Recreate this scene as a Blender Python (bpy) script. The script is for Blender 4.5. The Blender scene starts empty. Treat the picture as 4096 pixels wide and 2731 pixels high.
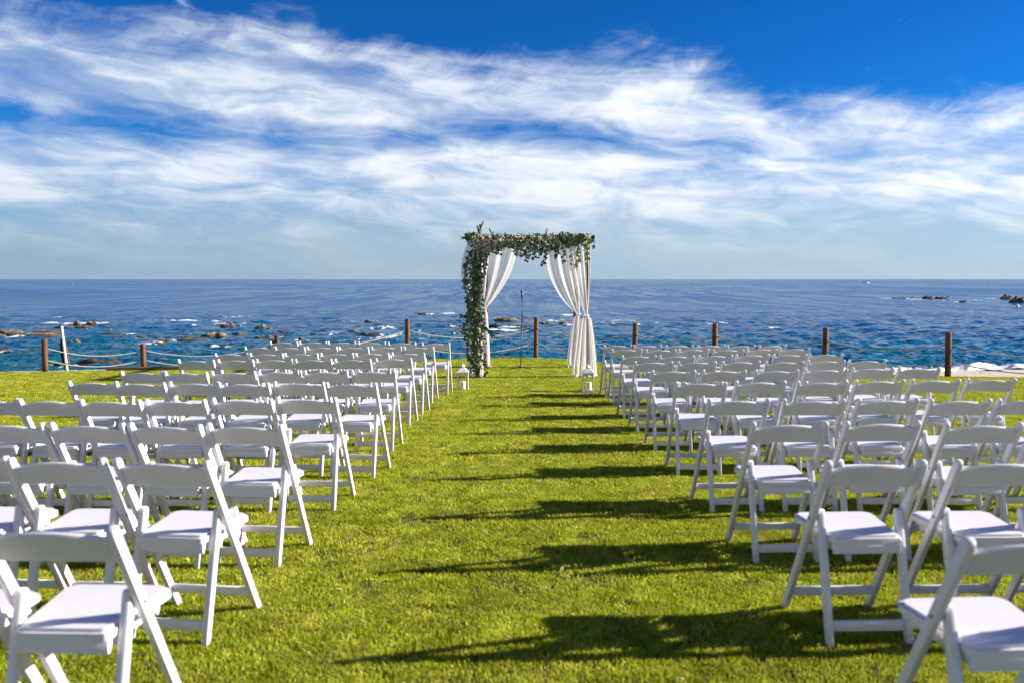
import bpy, bmesh, math, random
import numpy as np
from mathutils import Vector, Matrix, Quaternion, noise as mnoise

R = math.radians
random.seed(7); rng = np.random.default_rng(7)
scene = bpy.context.scene
C = scene.collection

# ------------------------------------------------------------------ camera
F, CX, CY, HOR = 3640.0, 2048.0, 1365.5, 1117.0      # photo: 4096 x 2731
TH = math.atan((CY - HOR) / F)
CAMZ, K = 1.465, 85.0 / 3640.0                       # eye height, slope of the lawn towards the sea
SEA = CAMZ - 6.0
cam_d = bpy.data.cameras.new('camera'); cam = bpy.data.objects.new('camera', cam_d); C.objects.link(cam)
cam_d.sensor_width = 36.0; cam_d.lens = 36.0 * F / 4096.0
cam.location = (0, 0, CAMZ); cam.rotation_euler = (math.pi / 2 - TH, 0, 0)
cam_d.clip_start = 0.05; cam_d.clip_end = 60000
cam_d.dof.use_dof = True; cam_d.dof.focus_distance = 16.0; cam_d.dof.aperture_fstop = 2.8
scene.camera = cam

# ------------------------------------------------------------------ light
SUN_EL, SUN_AZ = 20.8, 84.5                          # azimuth from +Y (out to sea) towards +X (right)
sun_vec = Vector((math.sin(R(SUN_AZ)) * math.cos(R(SUN_EL)), math.cos(R(SUN_AZ)) * math.cos(R(SUN_EL)), math.sin(R(SUN_EL))))
sd = bpy.data.lights.new('sun', 'SUN'); sun = bpy.data.objects.new('sun', sd); C.objects.link(sun)
sd.energy = 5.0; sd.angle = R(0.53); sd.color = (1.0, 0.92, 0.80)
sun.rotation_euler = sun_vec.to_track_quat('Z', 'Y').to_euler(); sun.location = (20, 5, 20)
scene.view_settings.view_transform = 'Standard'; scene.view_settings.look = 'None'
scene.view_settings.gamma = 1.0; scene.view_settings.use_curve_mapping = False
scene.view_settings.exposure = 1.42
try:
    scene.cycles.use_denoising = True
    scene.cycles.max_bounces = 8; scene.cycles.transparent_max_bounces = 10
    scene.cycles.sample_clamp_indirect = 6.0
except Exception: pass

# ------------------------------------------------------------------ node helpers
class G:
    def __init__(s, nt): s.nt = nt
    def n(s, t, **kw):
        nd = s.nt.nodes.new(t)
        for k, v in kw.items(): setattr(nd, k, v)
        return nd
    def put(s, sock, v):
        if hasattr(v, 'is_output'): s.nt.links.new(v, sock)
        elif v is not None: sock.default_value = v
    def m(s, op, a, b=None, c=None, clamp=False):
        nd = s.n('ShaderNodeMath', operation=op, use_clamp=clamp)
        for i, v in enumerate((a, b, c)): s.put(nd.inputs[i], v)
        return nd.outputs[0]
    def comb(s, x, y, z):
        nd = s.n('ShaderNodeCombineXYZ')
        for i, v in enumerate((x, y, z)): s.put(nd.inputs[i], v)
        return nd.outputs[0]
    def noise(s, vec, scale=5, detail=4, rough=.5, dist=0.0, col=False):
        nd = s.n('ShaderNodeTexNoise'); s.put(nd.inputs['Vector'], vec)
        nd.inputs['Scale'].default_value = scale; nd.inputs['Detail'].default_value = detail
        nd.inputs['Roughness'].default_value = rough; nd.inputs['Distortion'].default_value = dist
        return nd.outputs['Color' if col else 'Fac']
    def ss(s, v, a, b):
        nd = s.n('ShaderNodeMapRange', interpolation_type='SMOOTHSTEP')
        s.put(nd.inputs['Value'], v); s.put(nd.inputs['From Min'], a); s.put(nd.inputs['From Max'], b)
        return nd.outputs['Result']
    def lin(s, v, a, b, c, d):
        nd = s.n('ShaderNodeMapRange'); s.put(nd.inputs['Value'], v)
        for nm, q in zip(('From Min', 'From Max', 'To Min', 'To Max'), (a, b, c, d)): s.put(nd.inputs[nm], q)
        return nd.outputs['Result']
    def mix(s, f, a, b, mode='MIX'):
        nd = s.n('ShaderNodeMix', data_type='RGBA', blend_type=mode)
        s.put(nd.inputs[0], f); s.put(nd.inputs[6], a); s.put(nd.inputs[7], b)
        return nd.outputs[2]
    def curve(s, v, pts, lo, hi):
        x = s.lin(v, lo, hi, 0, 1)
        nd = s.n('ShaderNodeFloatCurve'); s.put(nd.inputs['Value'], x)
        c = nd.mapping.curves[0]
        q = sorted(((p[0] - lo) / (hi - lo), p[1]) for p in pts)
        c.points[0].location = q[0]; c.points[1].location = q[-1]
        for p in q[1:-1]: c.points.new(*p)
        nd.mapping.update()
        return nd.outputs[0]

def col(r, g, b): return (r, g, b, 1.0)

# ------------------------------------------------------------------ sky with cirrus
world = bpy.data.worlds.new('World'); scene.world = world; world.use_nodes = True
wt = world.node_tree; wt.nodes.clear(); g = G(wt)
sky = g.n('ShaderNodeTexSky', sky_type='NISHITA'); sky.sun_disc = False
sky.sun_elevation = R(SUN_EL); sky.sun_rotation = R(SUN_AZ)
sky.altitude = 10; sky.air_density = 1.0; sky.dust_density = 0.0; sky.ozone_density = 4.0
tc = g.n('ShaderNodeTexCoord'); sp = g.n('ShaderNodeSeparateXYZ'); wt.links.new(tc.outputs['Generated'], sp.inputs[0])
dx, dy, dz = sp.outputs
az = g.m('ARCTAN2', dx, dy); el = g.m('ARCSINE', dz)
sk = g.mix(1.0, sky.outputs[0], col(.0100, .0435, .0680), 'MULTIPLY')      # strength about 0.09, cooled like the photograph's polarised blue
hs = g.n('ShaderNodeGamma'); hs.inputs['Gamma'].default_value = 1.35
wt.links.new(sk, hs.inputs['Color'])
SC = 1.7415 / F
def Y2E(y): return (641 - y) * SC
def X2A(x): return math.atan((x - 1176) * SC)
# coordinates run along the drift of the cloud band (falling gently to the right)
along = g.m('ADD', az, g.m('MULTIPLY', el, -0.30))
across = g.m('ADD', el, g.m('MULTIPLY', az, 0.10))
base = g.comb(along, across, 0.0)
warp = g.noise(g.comb(g.m('MULTIPLY', az, 4.0), g.m('MULTIPLY', el, 13.0), 3.1), 1.0, 3, .55, 0, True)
wv = g.n('ShaderNodeVectorMath', operation='SUBTRACT'); wt.links.new(warp, wv.inputs[0]); wv.inputs[1].default_value = (.5, .5, .5)
wm = g.n('ShaderNodeVectorMath', operation='MULTIPLY'); wt.links.new(wv.outputs[0], wm.inputs[0]); wm.inputs[1].default_value = (.17, .055, 0)
wa = g.n('ShaderNodeVectorMath', operation='ADD'); wt.links.new(base, wa.inputs[0]); wt.links.new(wm.outputs[0], wa.inputs[1])
def stretch(v, sx, sy, z):
    nd = g.n('ShaderNodeVectorMath', operation='MULTIPLY_ADD'); wt.links.new(v, nd.inputs[0])
    nd.inputs[1].default_value = (sx, sy, 0); nd.inputs[2].default_value = (0, 0, z); return nd.outputs[0]
streak = g.noise(stretch(wa.outputs[0], 4.0, 24, 1.7), 1.0, 6, .56, .35)
fine = g.noise(stretch(wa.outputs[0], 11, 48, 5.2), 1.0, 5, .58, .55)
puff = g.noise(stretch(wa.outputs[0], 13, 30, 9.4), 1.0, 6, .58, .3)
top_pts = [(0, 66), (200, 100), (420, 88), (640, 58), (820, 98), (1100, 128), (1450, 112), (1680, 168), (1770, 228), (1920, 222), (2060, 242), (2352, 268)]
topc = g.curve(az, [(-3.1416, .42), (-1.7, .42), (-.75, Y2E(48))] + [(X2A(x), Y2E(y)) for x, y in top_pts] + [(.75, Y2E(300)), (1.15, .22), (1.8, .36), (3.1416, .42)], -3.1416, 3.1416)  # cloud edge raised outside the view to add neutral fill light
# flicked-up filaments along the upper edge
fil = g.noise(g.comb(g.m('MULTIPLY', g.m('ADD', az, g.m('MULTIPLY', el, -1.5)), 17.0), g.m('MULTIPLY', g.m('ADD', el, g.m('MULTIPLY', az, .25)), 24.0), 2.0), 1.0, 7, .62, .8)
edge = g.m('SUBTRACT', g.m('ADD', topc, g.m('MULTIPLY', g.m('SUBTRACT', fil, .52), .075)), el)
edge = g.m('ADD', edge, g.m('MULTIPLY', g.m('SUBTRACT', streak, .5), .07))
body = g.ss(edge, -.010, .058)
gapc = g.curve(az, [(-.75, Y2E(318)), (X2A(0), Y2E(318)), (X2A(600), Y2E(335)), (X2A(1200), Y2E(312)), (X2A(1700), Y2E(352)), (X2A(2352), Y2E(345)), (.75, Y2E(345))], -.75, .75)
gaps = g.curve(az, [(-.75, .95), (X2A(0), .95), (X2A(700), .62), (X2A(1300), .72), (X2A(1750), .50), (X2A(2000), .15), (X2A(2352), .25), (.75, .3)], -.75, .75)
gd = g.m('DIVIDE', g.m('SUBTRACT', el, gapc), .022)
dip = g.m('MULTIPLY', g.m('EXPONENT', g.m('MULTIPLY', g.m('MULTIPLY', gd, gd), -1.0)), gaps)
n1 = g.m('ADD', g.m('ADD', g.m('MULTIPLY', streak, .46), g.m('MULTIPLY', fine, .28)), g.m('MULTIPLY', puff, .26))
cov = g.m('ADD', g.m('MULTIPLY', g.m('SUBTRACT', n1, .49), 3.2), .93)
cov = g.m('SUBTRACT', cov, dip)
cov = g.m('MULTIPLY', cov, g.lin(g.ss(el, .015, .13), 0, 1, .60, 1))
low = g.ss(el, 0.0, .075)
cov = g.m('MAXIMUM', cov, g.m('MULTIPLY', g.m('SUBTRACT', 1.0, g.ss(el, .02, .17)), .70), None, True)
dens = g.m('MULTIPLY', body, cov, None, True)
# thin wandering shreds above the band
shred = g.m('MULTIPLY', g.ss(puff, .66, .80), g.ss(edge, -.10, -.01))
dens = g.m('MULTIPLY', g.m('MAXIMUM', dens, g.m('MULTIPLY', shred, .5)), .93)
ccol = g.mix(g.ss(n1, .40, .62), col(.235, .285, .36), col(.44, .445, .455))
dp = g.n('ShaderNodeVectorMath', operation='DOT_PRODUCT'); wt.links.new(tc.outputs['Generated'], dp.inputs[0]); dp.inputs[1].default_value = tuple(sun_vec)
ph_ = g.lin(dp.outputs['Value'], -.5, .7, .74, 1.02)              # thin ice cloud scatters more towards the sun
ccol = g.mix(1.0, ccol, g.comb(ph_, g.m('ADD', g.m('MULTIPLY', ph_, .85), .15), g.m('ADD', g.m('MULTIPLY', ph_, .7), .3)), 'MULTIPLY')
hz_ = g.lin(dp.outputs['Value'], -.45, .6, .66, 1.22)
hcol = g.mix(1.0, col(.152, .200, .250), g.comb(hz_, g.m('ADD', g.m('MULTIPLY', hz_, .8), .2), g.m('ADD', g.m('MULTIPLY', hz_, .6), .4)), 'MULTIPLY')
wcol = g.mix(dens, hs.outputs[0], ccol)
wcol = g.mix(g.m('MULTIPLY', g.m('SUBTRACT', 1.0, g.ss(el, .0, .115)), .84), wcol, hcol)      # sea haze lying along the horizon
bg = g.n('ShaderNodeBackground'); wt.links.new(wcol, bg.inputs['Color']); bg.inputs['Strength'].default_value = 1.0
wo = g.n('ShaderNodeOutputWorld'); wt.links.new(bg.outputs[0], wo.inputs[0])

# ------------------------------------------------------------------ pixel -> place
def ray(px, py):
    a = (px - CX) / F; b = (py - CY) / F
    return Vector((a, math.cos(TH) - b * math.sin(TH), -math.sin(TH) - b * math.cos(TH)))
CAM = Vector((0, 0, CAMZ))
def GZ(y): return -K * y
def LZ(x, y): return -K * y + .05 * np.exp(-((x + 2.9) / 2.6) ** 2 - ((y - 14.0) / 2.0) ** 2)     # a low swell under the front row
def P(px, py, h=0.0):                    # a point h above the lawn
    d = ray(px, py); return CAM + d * ((CAMZ - h) / (-d.z - K * d.y))
def PY(px, py, y):                       # a point on the upright plane at distance y
    d = ray(px, py); return CAM + d * (y / d.y)
def PS(px, py, h=0.0):                   # a point on the sea
    d = ray(px, py); return CAM + d * ((CAMZ - SEA - h) / (-d.z))

# ------------------------------------------------------------------ materials
def mat(name, base, rough=.5, spec=.5, var=.0, vscale=8., bump=0., bscale=60., base2=None, metal=0., coords='Object'):
    m = bpy.data.materials.new(name); m.use_nodes = True
    nt = m.node_tree; q = G(nt); bs = nt.nodes['Principled BSDF']
    bs.inputs['Roughness'].default_value = rough; bs.inputs['Metallic'].default_value = metal
    bs.inputs['Specular IOR Level'].default_value = spec
    tcn = q.n('ShaderNodeTexCoord').outputs[coords]
    if base2 is None: base2 = tuple(c * (1 - var) for c in base)
    nz = q.noise(tcn, vscale, 6, .6)
    nt.links.new(q.mix(q.ss(nz, .35, .68), col(*base), col(*base2)), bs.inputs['Base Color'])
    rr = q.lin(nz, .3, .7, max(rough - .08, .02), min(rough + .1, 1)); nt.links.new(rr, bs.inputs['Roughness'])
    if bump:
        bn = q.n('ShaderNodeBump'); bn.inputs['Strength'].default_value = bump; bn.inputs['Distance'].default_value = .01
        nt.links.new(q.noise(tcn, bscale, 5, .6), bn.inputs['Height']); nt.links.new(bn.outputs[0], bs.inputs['Normal'])
    return m

def chair_mat():
    m = mat('white_resin', (.70, .685, .73), .38, .45, .07, 5., .06, 90.)
    nt = m.node_tree; q = G(nt); bs = nt.nodes['Principled BSDF']
    src = bs.inputs['Base Color'].links[0].from_socket
    oi = q.n('ShaderNodeObjectInfo').outputs['Random']
    dirt = q.ss(q.noise(q.n('ShaderNodeTexCoord').outputs['Object'], 22, 5, .7), .62, .78)
    c = q.mix(q.m('MULTIPLY', dirt, .18), src, col(.52, .48, .40))
    c = q.mix(q.m('MULTIPLY', oi, .14), c, col(.58, .57, .57))
    sz = q.n('ShaderNodeSeparateXYZ'); nt.links.new(q.n('ShaderNodeTexCoord').outputs['Object'], sz.inputs[0])
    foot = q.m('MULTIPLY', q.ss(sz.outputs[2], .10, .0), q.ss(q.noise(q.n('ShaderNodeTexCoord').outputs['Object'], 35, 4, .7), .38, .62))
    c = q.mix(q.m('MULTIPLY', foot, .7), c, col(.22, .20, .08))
    nt.links.new(c, bs.inputs['Base Color']); return m
M_CHAIR = chair_mat()
M_BOLT = mat('zinc_bolt', (.30, .30, .31), .45, .5, .3, 40., metal=.8)
def wood_mat(name, c1, c2, sc=(30, 30, 2.2)):
    m = bpy.data.materials.new(name); m.use_nodes = True; nt = m.node_tree; q = G(nt); bs = nt.nodes['Principled BSDF']
    mp = q.n('ShaderNodeMapping'); mp.inputs['Scale'].default_value = sc
    nt.links.new(q.n('ShaderNodeTexCoord').outputs['Object'], mp.inputs[0])
    z = q.noise(mp.outputs[0], 1.0, 6, .65, .6)
    nt.links.new(q.mix(q.ss(z, .36, .66), col(*c1), col(*c2)), bs.inputs['Base Color'])
    bs.inputs['Roughness'].default_value = .72; bs.inputs['Specular IOR Level'].default_value = .3
    b = q.n('ShaderNodeBump'); b.inputs['Strength'].default_value = .5; b.inputs['Distance'].default_value = .006
    nt.links.new(z, b.inputs['Height']); nt.links.new(b.outputs[0], bs.inputs['Normal']); return m
M_POST = wood_mat('oiled_post_wood', (.165, .072, .034), (.055, .024, .013))
M_ARCH = wood_mat('dark_stained_wood', (.085, .035, .024), (.035, .016, .012))
M_TIMBER = wood_mat('weathered_timber', (.16, .085, .048), (.075, .04, .026), (2.0, 30, 30))
M_ROPE = mat('cotton_rope', (.52, .47, .38), .85, .2, .25, 60., .6, 160.)
M_WHITEMETAL = mat('white_painted_metal', (.78, .76, .73), .42, .5, .12, 14., .08, 80.)
M_WAX = mat('ivory_wax', (.82, .76, .62), .45, .4, .08, 9.)
M_WICK = mat('charred_wick', (.03, .025, .02), .9, .1, .3, 50.)
M_BLACK = mat('black_powder_coat', (.018, .018, .02), .42, .5, .4, 30.)
M_GRILLE = mat('steel_mesh_grille', (.13, .13, .14), .35, .5, .5, 260., .9, 400., metal=.8)
M_STEM = mat('green_stem', (.055, .075, .025), .7, .3, .35, 30.)
M_FLAG = mat('faded_flag_cloth', (.035, .03, .035), .85, .2, .3, 12.)
M_FLAGRED = mat('red_orange_flag_cloth', (.30, .06, .025), .85, .2, .3, 12.)
M_SANDY = None

def glass_mat():
    m = bpy.data.materials.new('lantern_glass'); m.use_nodes = True; nt = m.node_tree; q = G(nt)
    bs = nt.nodes['Principled BSDF']; out = nt.nodes['Material Output']
    bs.inputs['Base Color'].default_value = col(.9, .93, .92); bs.inputs['Roughness'].default_value = .04
    tr = q.n('ShaderNodeBsdfTransparent'); tr.inputs[0].default_value = col(.95, .97, .96)
    fr = q.n('ShaderNodeFresnel'); fr.inputs[0].default_value = 1.45
    gl = q.n('ShaderNodeBsdfGlossy'); gl.inputs['Roughness'].default_value = .03
    smudge = q.m('MULTIPLY', q.ss(q.noise(q.n('ShaderNodeTexCoord').outputs['Object'], 14, 4, .6), .5, .8), .08)
    mx = q.n('ShaderNodeMixShader'); nt.links.new(q.m('ADD', fr.outputs[0], smudge), mx.inputs[0])
    nt.links.new(tr.outputs[0], mx.inputs[1]); nt.links.new(gl.outputs[0], mx.inputs[2]); nt.links.new(mx.outputs[0], out.inputs[0])
    return m
M_GLASS = glass_mat()

def cloth_mat():
    m = bpy.data.materials.new('sheer_white_voile'); m.use_nodes = True; nt = m.node_tree; q = G(nt); out = nt.nodes['Material Output']
    nt.nodes.remove(nt.nodes['Principled BSDF'])
    tcn = q.n('ShaderNodeTexCoord').outputs['Object']
    cc = q.mix(q.noise(tcn, 6, 5, .6), col(.90, .88, .84), col(.84, .82, .79))
    d = q.n('ShaderNodeBsdfDiffuse'); t = q.n('ShaderNodeBsdfTranslucent'); tr = q.n('ShaderNodeBsdfTransparent')
    nt.links.new(cc, d.inputs[0]); nt.links.new(cc, t.inputs[0])
    bn = q.n('ShaderNodeBump'); bn.inputs['Strength'].default_value = .12; bn.inputs['Distance'].default_value = .004
    nt.links.new(q.noise(tcn, 240, 2, .5), bn.inputs['Height']); nt.links.new(bn.outputs[0], d.inputs['Normal'])
    a = q.n('ShaderNodeMixShader'); a.inputs[0].default_value = .50
    nt.links.new(d.outputs[0], a.inputs[1]); nt.links.new(t.outputs[0], a.inputs[2])
    b = q.n('ShaderNodeMixShader'); b.inputs[0].default_value = .26
    nt.links.new(a.outputs[0], b.inputs[1]); nt.links.new(tr.outputs[0], b.inputs[2]); nt.links.new(b.outputs[0], out.inputs[0])
    return m
M_CLOTH = cloth_mat()

def leaf_mat(name, c1, c2, rough=.45, transl=.25):
    m = bpy.data.materials.new(name); m.use_nodes = True; nt = m.node_tree; q = G(nt); bs = nt.nodes['Principled BSDF']; out = nt.nodes['Material Output']
    ge = q.n('ShaderNodeNewGeometry')
    r1 = q.n('ShaderNodeObjectInfo').outputs['Random']
    f = q.m('FRACT', q.m('ADD', ge.outputs['Random Per Island'], r1))
    c = q.mix(f, col(*c1), col(*c2))
    nz = q.noise(q.n('ShaderNodeTexCoord').outputs['Object'], 30, 3, .5)
    c = q.mix(q.m('MULTIPLY', nz, .35), c, col(c1[0] * .6, c1[1] * .6, c1[2] * .6))
    nt.links.new(c, bs.inputs['Base Color']); bs.inputs['Roughness'].default_value = rough
    t = q.n('ShaderNodeBsdfTranslucent'); nt.links.new(q.mix(.5, c, col(.22, .30, .02)), t.inputs[0])
    mx = q.n('ShaderNodeMixShader'); mx.inputs[0].default_value = transl
    nt.links.new(bs.outputs[0], mx.inputs[1]); nt.links.new(t.outputs[0], mx.inputs[2]); nt.links.new(mx.outputs[0], out.inputs[0])
    return m
M_LEAF = leaf_mat('eucalyptus_leaf', (.065, .115, .055), (.155, .20, .11))
M_LEAF2 = leaf_mat('bright_foliage_leaf', (.11, .20, .028), (.20, .29, .05))
M_ROSE = {'white': leaf_mat('ivory_petal', (.78, .72, .58), (.82, .78, .68), .6, .3), 'pink': leaf_mat('pink_petal', (.70, .28, .32), (.76, .40, .42), .6, .3),
          'blush': leaf_mat('blush_petal', (.80, .50, .44), (.78, .58, .50), .6, .3)}

def rock_mat(name, c1, c2, c3):
    m = bpy.data.materials.new(name); m.use_nodes = True; nt = m.node_tree; q = G(nt); bs = nt.nodes['Principled BSDF']
    p = q.n('ShaderNodeNewGeometry').outputs['Position']
    a = q.noise(p, 1.3, 7, .65); b = q.noise(p, 5.0, 5, .6)
    c = q.mix(q.ss(a, .38, .62), col(*c1), col(*c2)); c = q.mix(q.ss(b, .5, .72), c, col(*c3))
    z = q.n('ShaderNodeSeparateXYZ'); nt.links.new(p, z.inputs[0])
    wet = q.ss(z.outputs[2], SEA + .34, SEA + .08)      # the tide keeps the foot of each rock dark with weed
    c = q.mix(q.m('MULTIPLY', wet, .75), c, col(.03, .026, .02))
    nt.links.new(c, bs.inputs['Base Color']); bs.inputs['Roughness'].default_value = .85
    bn = q.n('ShaderNodeBump'); bn.inputs['Strength'].default_value = .9; bn.inputs['Distance'].default_value = .15
    nt.links.new(q.noise(p, 3.0, 8, .7), bn.inputs['Height']); nt.links.new(bn.outputs[0], bs.inputs['Normal']); return m
M_ROCK = rock_mat('tan_reef_rock', (.30, .22, .12), (.19, .14, .08), (.10, .075, .045))
M_ROCKD = rock_mat('dark_reef_rock', (.085, .065, .045), (.05, .04, .03), (.13, .10, .07))

# ------------------------------------------------------------------ mesh helpers
def mesh_obj(name, bm_or_data, m, parent=None, smooth=False):
    if isinstance(bm_or_data, bmesh.types.BMesh):
        me = bpy.data.meshes.new(name); bm_or_data.normal_update(); bm_or_data.to_mesh(me); bm_or_data.free()
    else: me = bm_or_data
    if smooth: me.polygons.foreach_set('use_smooth', [True] * len(me.polygons))
    if m is not None and not me.materials: me.materials.append(m)
    o = bpy.data.objects.new(name, me); C.objects.link(o)
    if parent is not None: o.parent = parent
    return o
def empty(name, loc=(0, 0, 0), rot=(0, 0, 0)):
    o = bpy.data.objects.new(name, None); C.objects.link(o); o.location = loc; o.rotation_euler = rot
    o.empty_display_size = .1; return o
def tag(o, label=None, cat=None, group=None, kind=None):
    if label: o['label'] = label
    if cat: o['category'] = cat
    if group: o['group'] = group
    if kind: o['kind'] = kind
    return o
def bevel(bm, w, seg=2, ang=30):
    es = [e for e in bm.edges if len(e.link_faces) == 2 and e.calc_face_angle(0) > R(ang)]
    if es: bmesh.ops.bevel(bm, geom=es, offset=w, segments=seg, profile=.5, affect='EDGES', clamp_overlap=True)
    return bm
def box(bm, c, s, rot=None):
    mtx = Matrix.Translation(c) @ (rot.to_4x4() if rot else Matrix.Identity(4)) @ Matrix.Diagonal((s[0], s[1], s[2], 1))
    bmesh.ops.create_cube(bm, size=1.0, matrix=mtx); return bm
def prism_x(pts, x0, x1):                       # a side-on outline in (y, z) given a thickness along x
    bm = bmesh.new()
    a = [bm.verts.new((x0, p[0], p[1])) for p in pts]; b = [bm.verts.new((x1, p[0], p[1])) for p in pts]
    n = len(pts); bm.faces.new(a); bm.faces.new(b[::-1])
    for i in range(n): bm.faces.new((a[i], b[i], b[(i + 1) % n], a[(i + 1) % n]))
    bmesh.ops.recalc_face_normals(bm, faces=bm.faces); return bm
def lathe(bm, prof, seg=14, at=(0, 0, 0)):
    rings = []
    for r, z in prof:
        rings.append([bm.verts.new((at[0] + r * math.cos(2 * math.pi * i / seg), at[1] + r * math.sin(2 * math.pi * i / seg), at[2] + z)) for i in range(seg)])
    for a, b in zip(rings, rings[1:]):
        for i in range(seg): bm.faces.new((a[i], a[(i + 1) % seg], b[(i + 1) % seg], b[i]))
    if prof[0][0] > 1e-5: bm.faces.new(rings[0][::-1])
    if prof[-1][0] > 1e-5: bm.faces.new(rings[-1])
    return bm
def tube(bm, pts, r, seg=7, cap=True):
    pts = [Vector(p) for p in pts]; rings = []
    for i, p in enumerate(pts):
        t = (pts[min(i + 1, len(pts) - 1)] - pts[max(i - 1, 0)]).normalized()
        u = t.cross(Vector((0, 0, 1))); u = u if u.length > 1e-3 else t.cross(Vector((1, 0, 0))); u.normalize(); v = t.cross(u)
        rr = r[i] if hasattr(r, '__len__') else r
        rings.append([bm.verts.new(p + (u * math.cos(2 * math.pi * k / seg) + v * math.sin(2 * math.pi * k / seg)) * rr) for k in range(seg)])
    for a, b in zip(rings, rings[1:]):
        for k in range(seg): bm.faces.new((a[k], b[k], b[(k + 1) % seg], a[(k + 1) % seg]))
    if cap and len(rings) > 1:
        bm.faces.new(rings[0]); bm.faces.new(rings[-1][::-1])
    bmesh.ops.recalc_face_normals(bm, faces=bm.faces); return bm
def from_np(name, V, Fc):
    me = bpy.data.meshes.new(name); V = np.asarray(V, dtype=np.float32); Fc = np.asarray(Fc, dtype=np.int32)
    k = Fc.shape[1]
    me.vertices.add(len(V)); me.vertices.foreach_set('co', V.ravel())
    me.loops.add(Fc.size); me.loops.foreach_set('vertex_index', Fc.ravel())
    me.polygons.add(len(Fc)); me.polygons.foreach_set('loop_start', np.arange(0, Fc.size, k, dtype=np.int32))
    me.update(calc_edges=True); me.validate(); return me
def grid_faces(nr, nc):
    i = np.arange(nr - 1)[:, None] * nc + np.arange(nc - 1)[None, :]; i = i.ravel()
    return np.stack([i, i + 1, i + nc + 1, i + nc], 1)

# ------------------------------------------------------------------ lawn, bank, beach
edge_px = [(-600, 1493), (0, 1489), (430, 1482), (809, 1476), (1300, 1456), (1700, 1439), (1900, 1434), (2050, 1430.5), (2137, 1431), (2285, 1438), (2380, 1450), (2700, 1465), (3200, 1486), (3787, 1506), (4096, 1510), (4700, 1518)]
EP = [P(x, y) for x, y in edge_px]
ex = np.array([-60., -30.] + [p.x for p in EP] + [30., 60.]); ey = np.array([EP[0].y] * 2 + [p.y for p in EP] + [EP[-1].y] * 2)
def edge_y(x): return np.interp(x, ex, ey)
xs = np.unique(np.concatenate([np.linspace(-60, -16, 8), np.linspace(-16, 16, 100), np.linspace(16, 60, 8)]))
ye = edge_y(xs) + .05 * np.sin(xs * 5.1) + .04 * np.sin(xs * 11.7 + 1)
fr = np.linspace(0, 1, 40)
X = np.repeat(xs[None], 40, 0); Y = -10 + fr[:, None] * (ye[None] + 10)
Z = LZ(X, Y)
def lawn_mat():
    m = bpy.data.materials.new('lawn_soil_and_thatch'); m.use_nodes = True; nt = m.node_tree; q = G(nt); bs = nt.nodes['Principled BSDF']
    p = q.n('ShaderNodeNewGeometry').outputs['Position']
    a = q.noise(p, .55, 4, .6); b = q.noise(p, 34, 5, .7); c = q.noise(p, 7, 4, .6)
    cc = q.mix(q.ss(b, .35, .68), col(.030, .038, .006), col(.11, .115, .016))
    cc = q.mix(q.m('MULTIPLY', q.ss(c, .48, .72), .6), cc, col(.26, .22, .065))
    cc = q.mix(q.m('MULTIPLY', q.ss(a, .5, .75), .35), cc, col(.14, .13, .03))
    nt.links.new(cc, bs.inputs['Base Color']); bs.inputs['Roughness'].default_value = .95; bs.inputs['Specular IOR Level'].default_value = .15
    bn = q.n('ShaderNodeBump'); bn.inputs['Strength'].default_value = 1.0; bn.inputs['Distance'].default_value = .03
    nt.links.new(q.noise(p, 45, 6, .7), bn.inputs['Height']); nt.links.new(bn.outputs[0], bs.inputs['Normal']); return m
lawn = mesh_obj('lawn', from_np('lawn', np.stack([X, Y, Z], -1).reshape(-1, 3), grid_faces(40, len(xs))), lawn_mat())
tag(lawn, kind='structure')
def sand_mat():
    m = bpy.data.materials.new('pale_beach_sand'); m.use_nodes = True; nt = m.node_tree; q = G(nt); bs = nt.nodes['Principled BSDF']
    p = q.n('ShaderNodeNewGeometry').outputs['Position']
    cc = q.mix(q.noise(p, .8, 6, .65), col(.62, .52, .44), col(.44, .35, .28)); cc = q.mix(q.m('MULTIPLY', q.ss(q.noise(p, 9, 4, .6), .6, .75), .6), cc, col(.22, .17, .13))
    nt.links.new(cc, bs.inputs['Base Color']); bs.inputs['Roughness'].default_value = .9
    bn = q.n('ShaderNodeBump'); bn.inputs['Strength'].default_value = .8; bn.inputs['Distance'].default_value = .08
    nt.links.new(q.noise(p, 4, 7, .7), bn.inputs['Height']); nt.links.new(bn.outputs[0], bs.inputs['Normal']); return m
M_SAND = sand_mat()
offs = [(0, -.02), (.25, -.10), (.7, -.5), (2.5, -2.6), (4.5, -3.5)]
rows = []
for o_, dz_ in offs: rows.append(np.stack([xs, ye + o_, -K * ye + dz_ - .005], -1))
for yy_ in np.linspace(30, 68, 26):
    zz_ = SEA + .55 * (1 - ((yy_ - 30) / 30.0) ** 3.5) + .02 * np.sin(xs * .9 + yy_) + .015 * np.sin(xs * 2.3 - yy_ * 1.7)
    rows.append(np.stack([xs, np.maximum(ye + 6, yy_ + 1.2 * np.sin(xs * .21)), zz_], -1))
beach = mesh_obj('beach', from_np('beach', np.concatenate(rows), grid_faces(len(rows), len(xs))), M_SAND, smooth=True); tag(beach, kind='structure')

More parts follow.
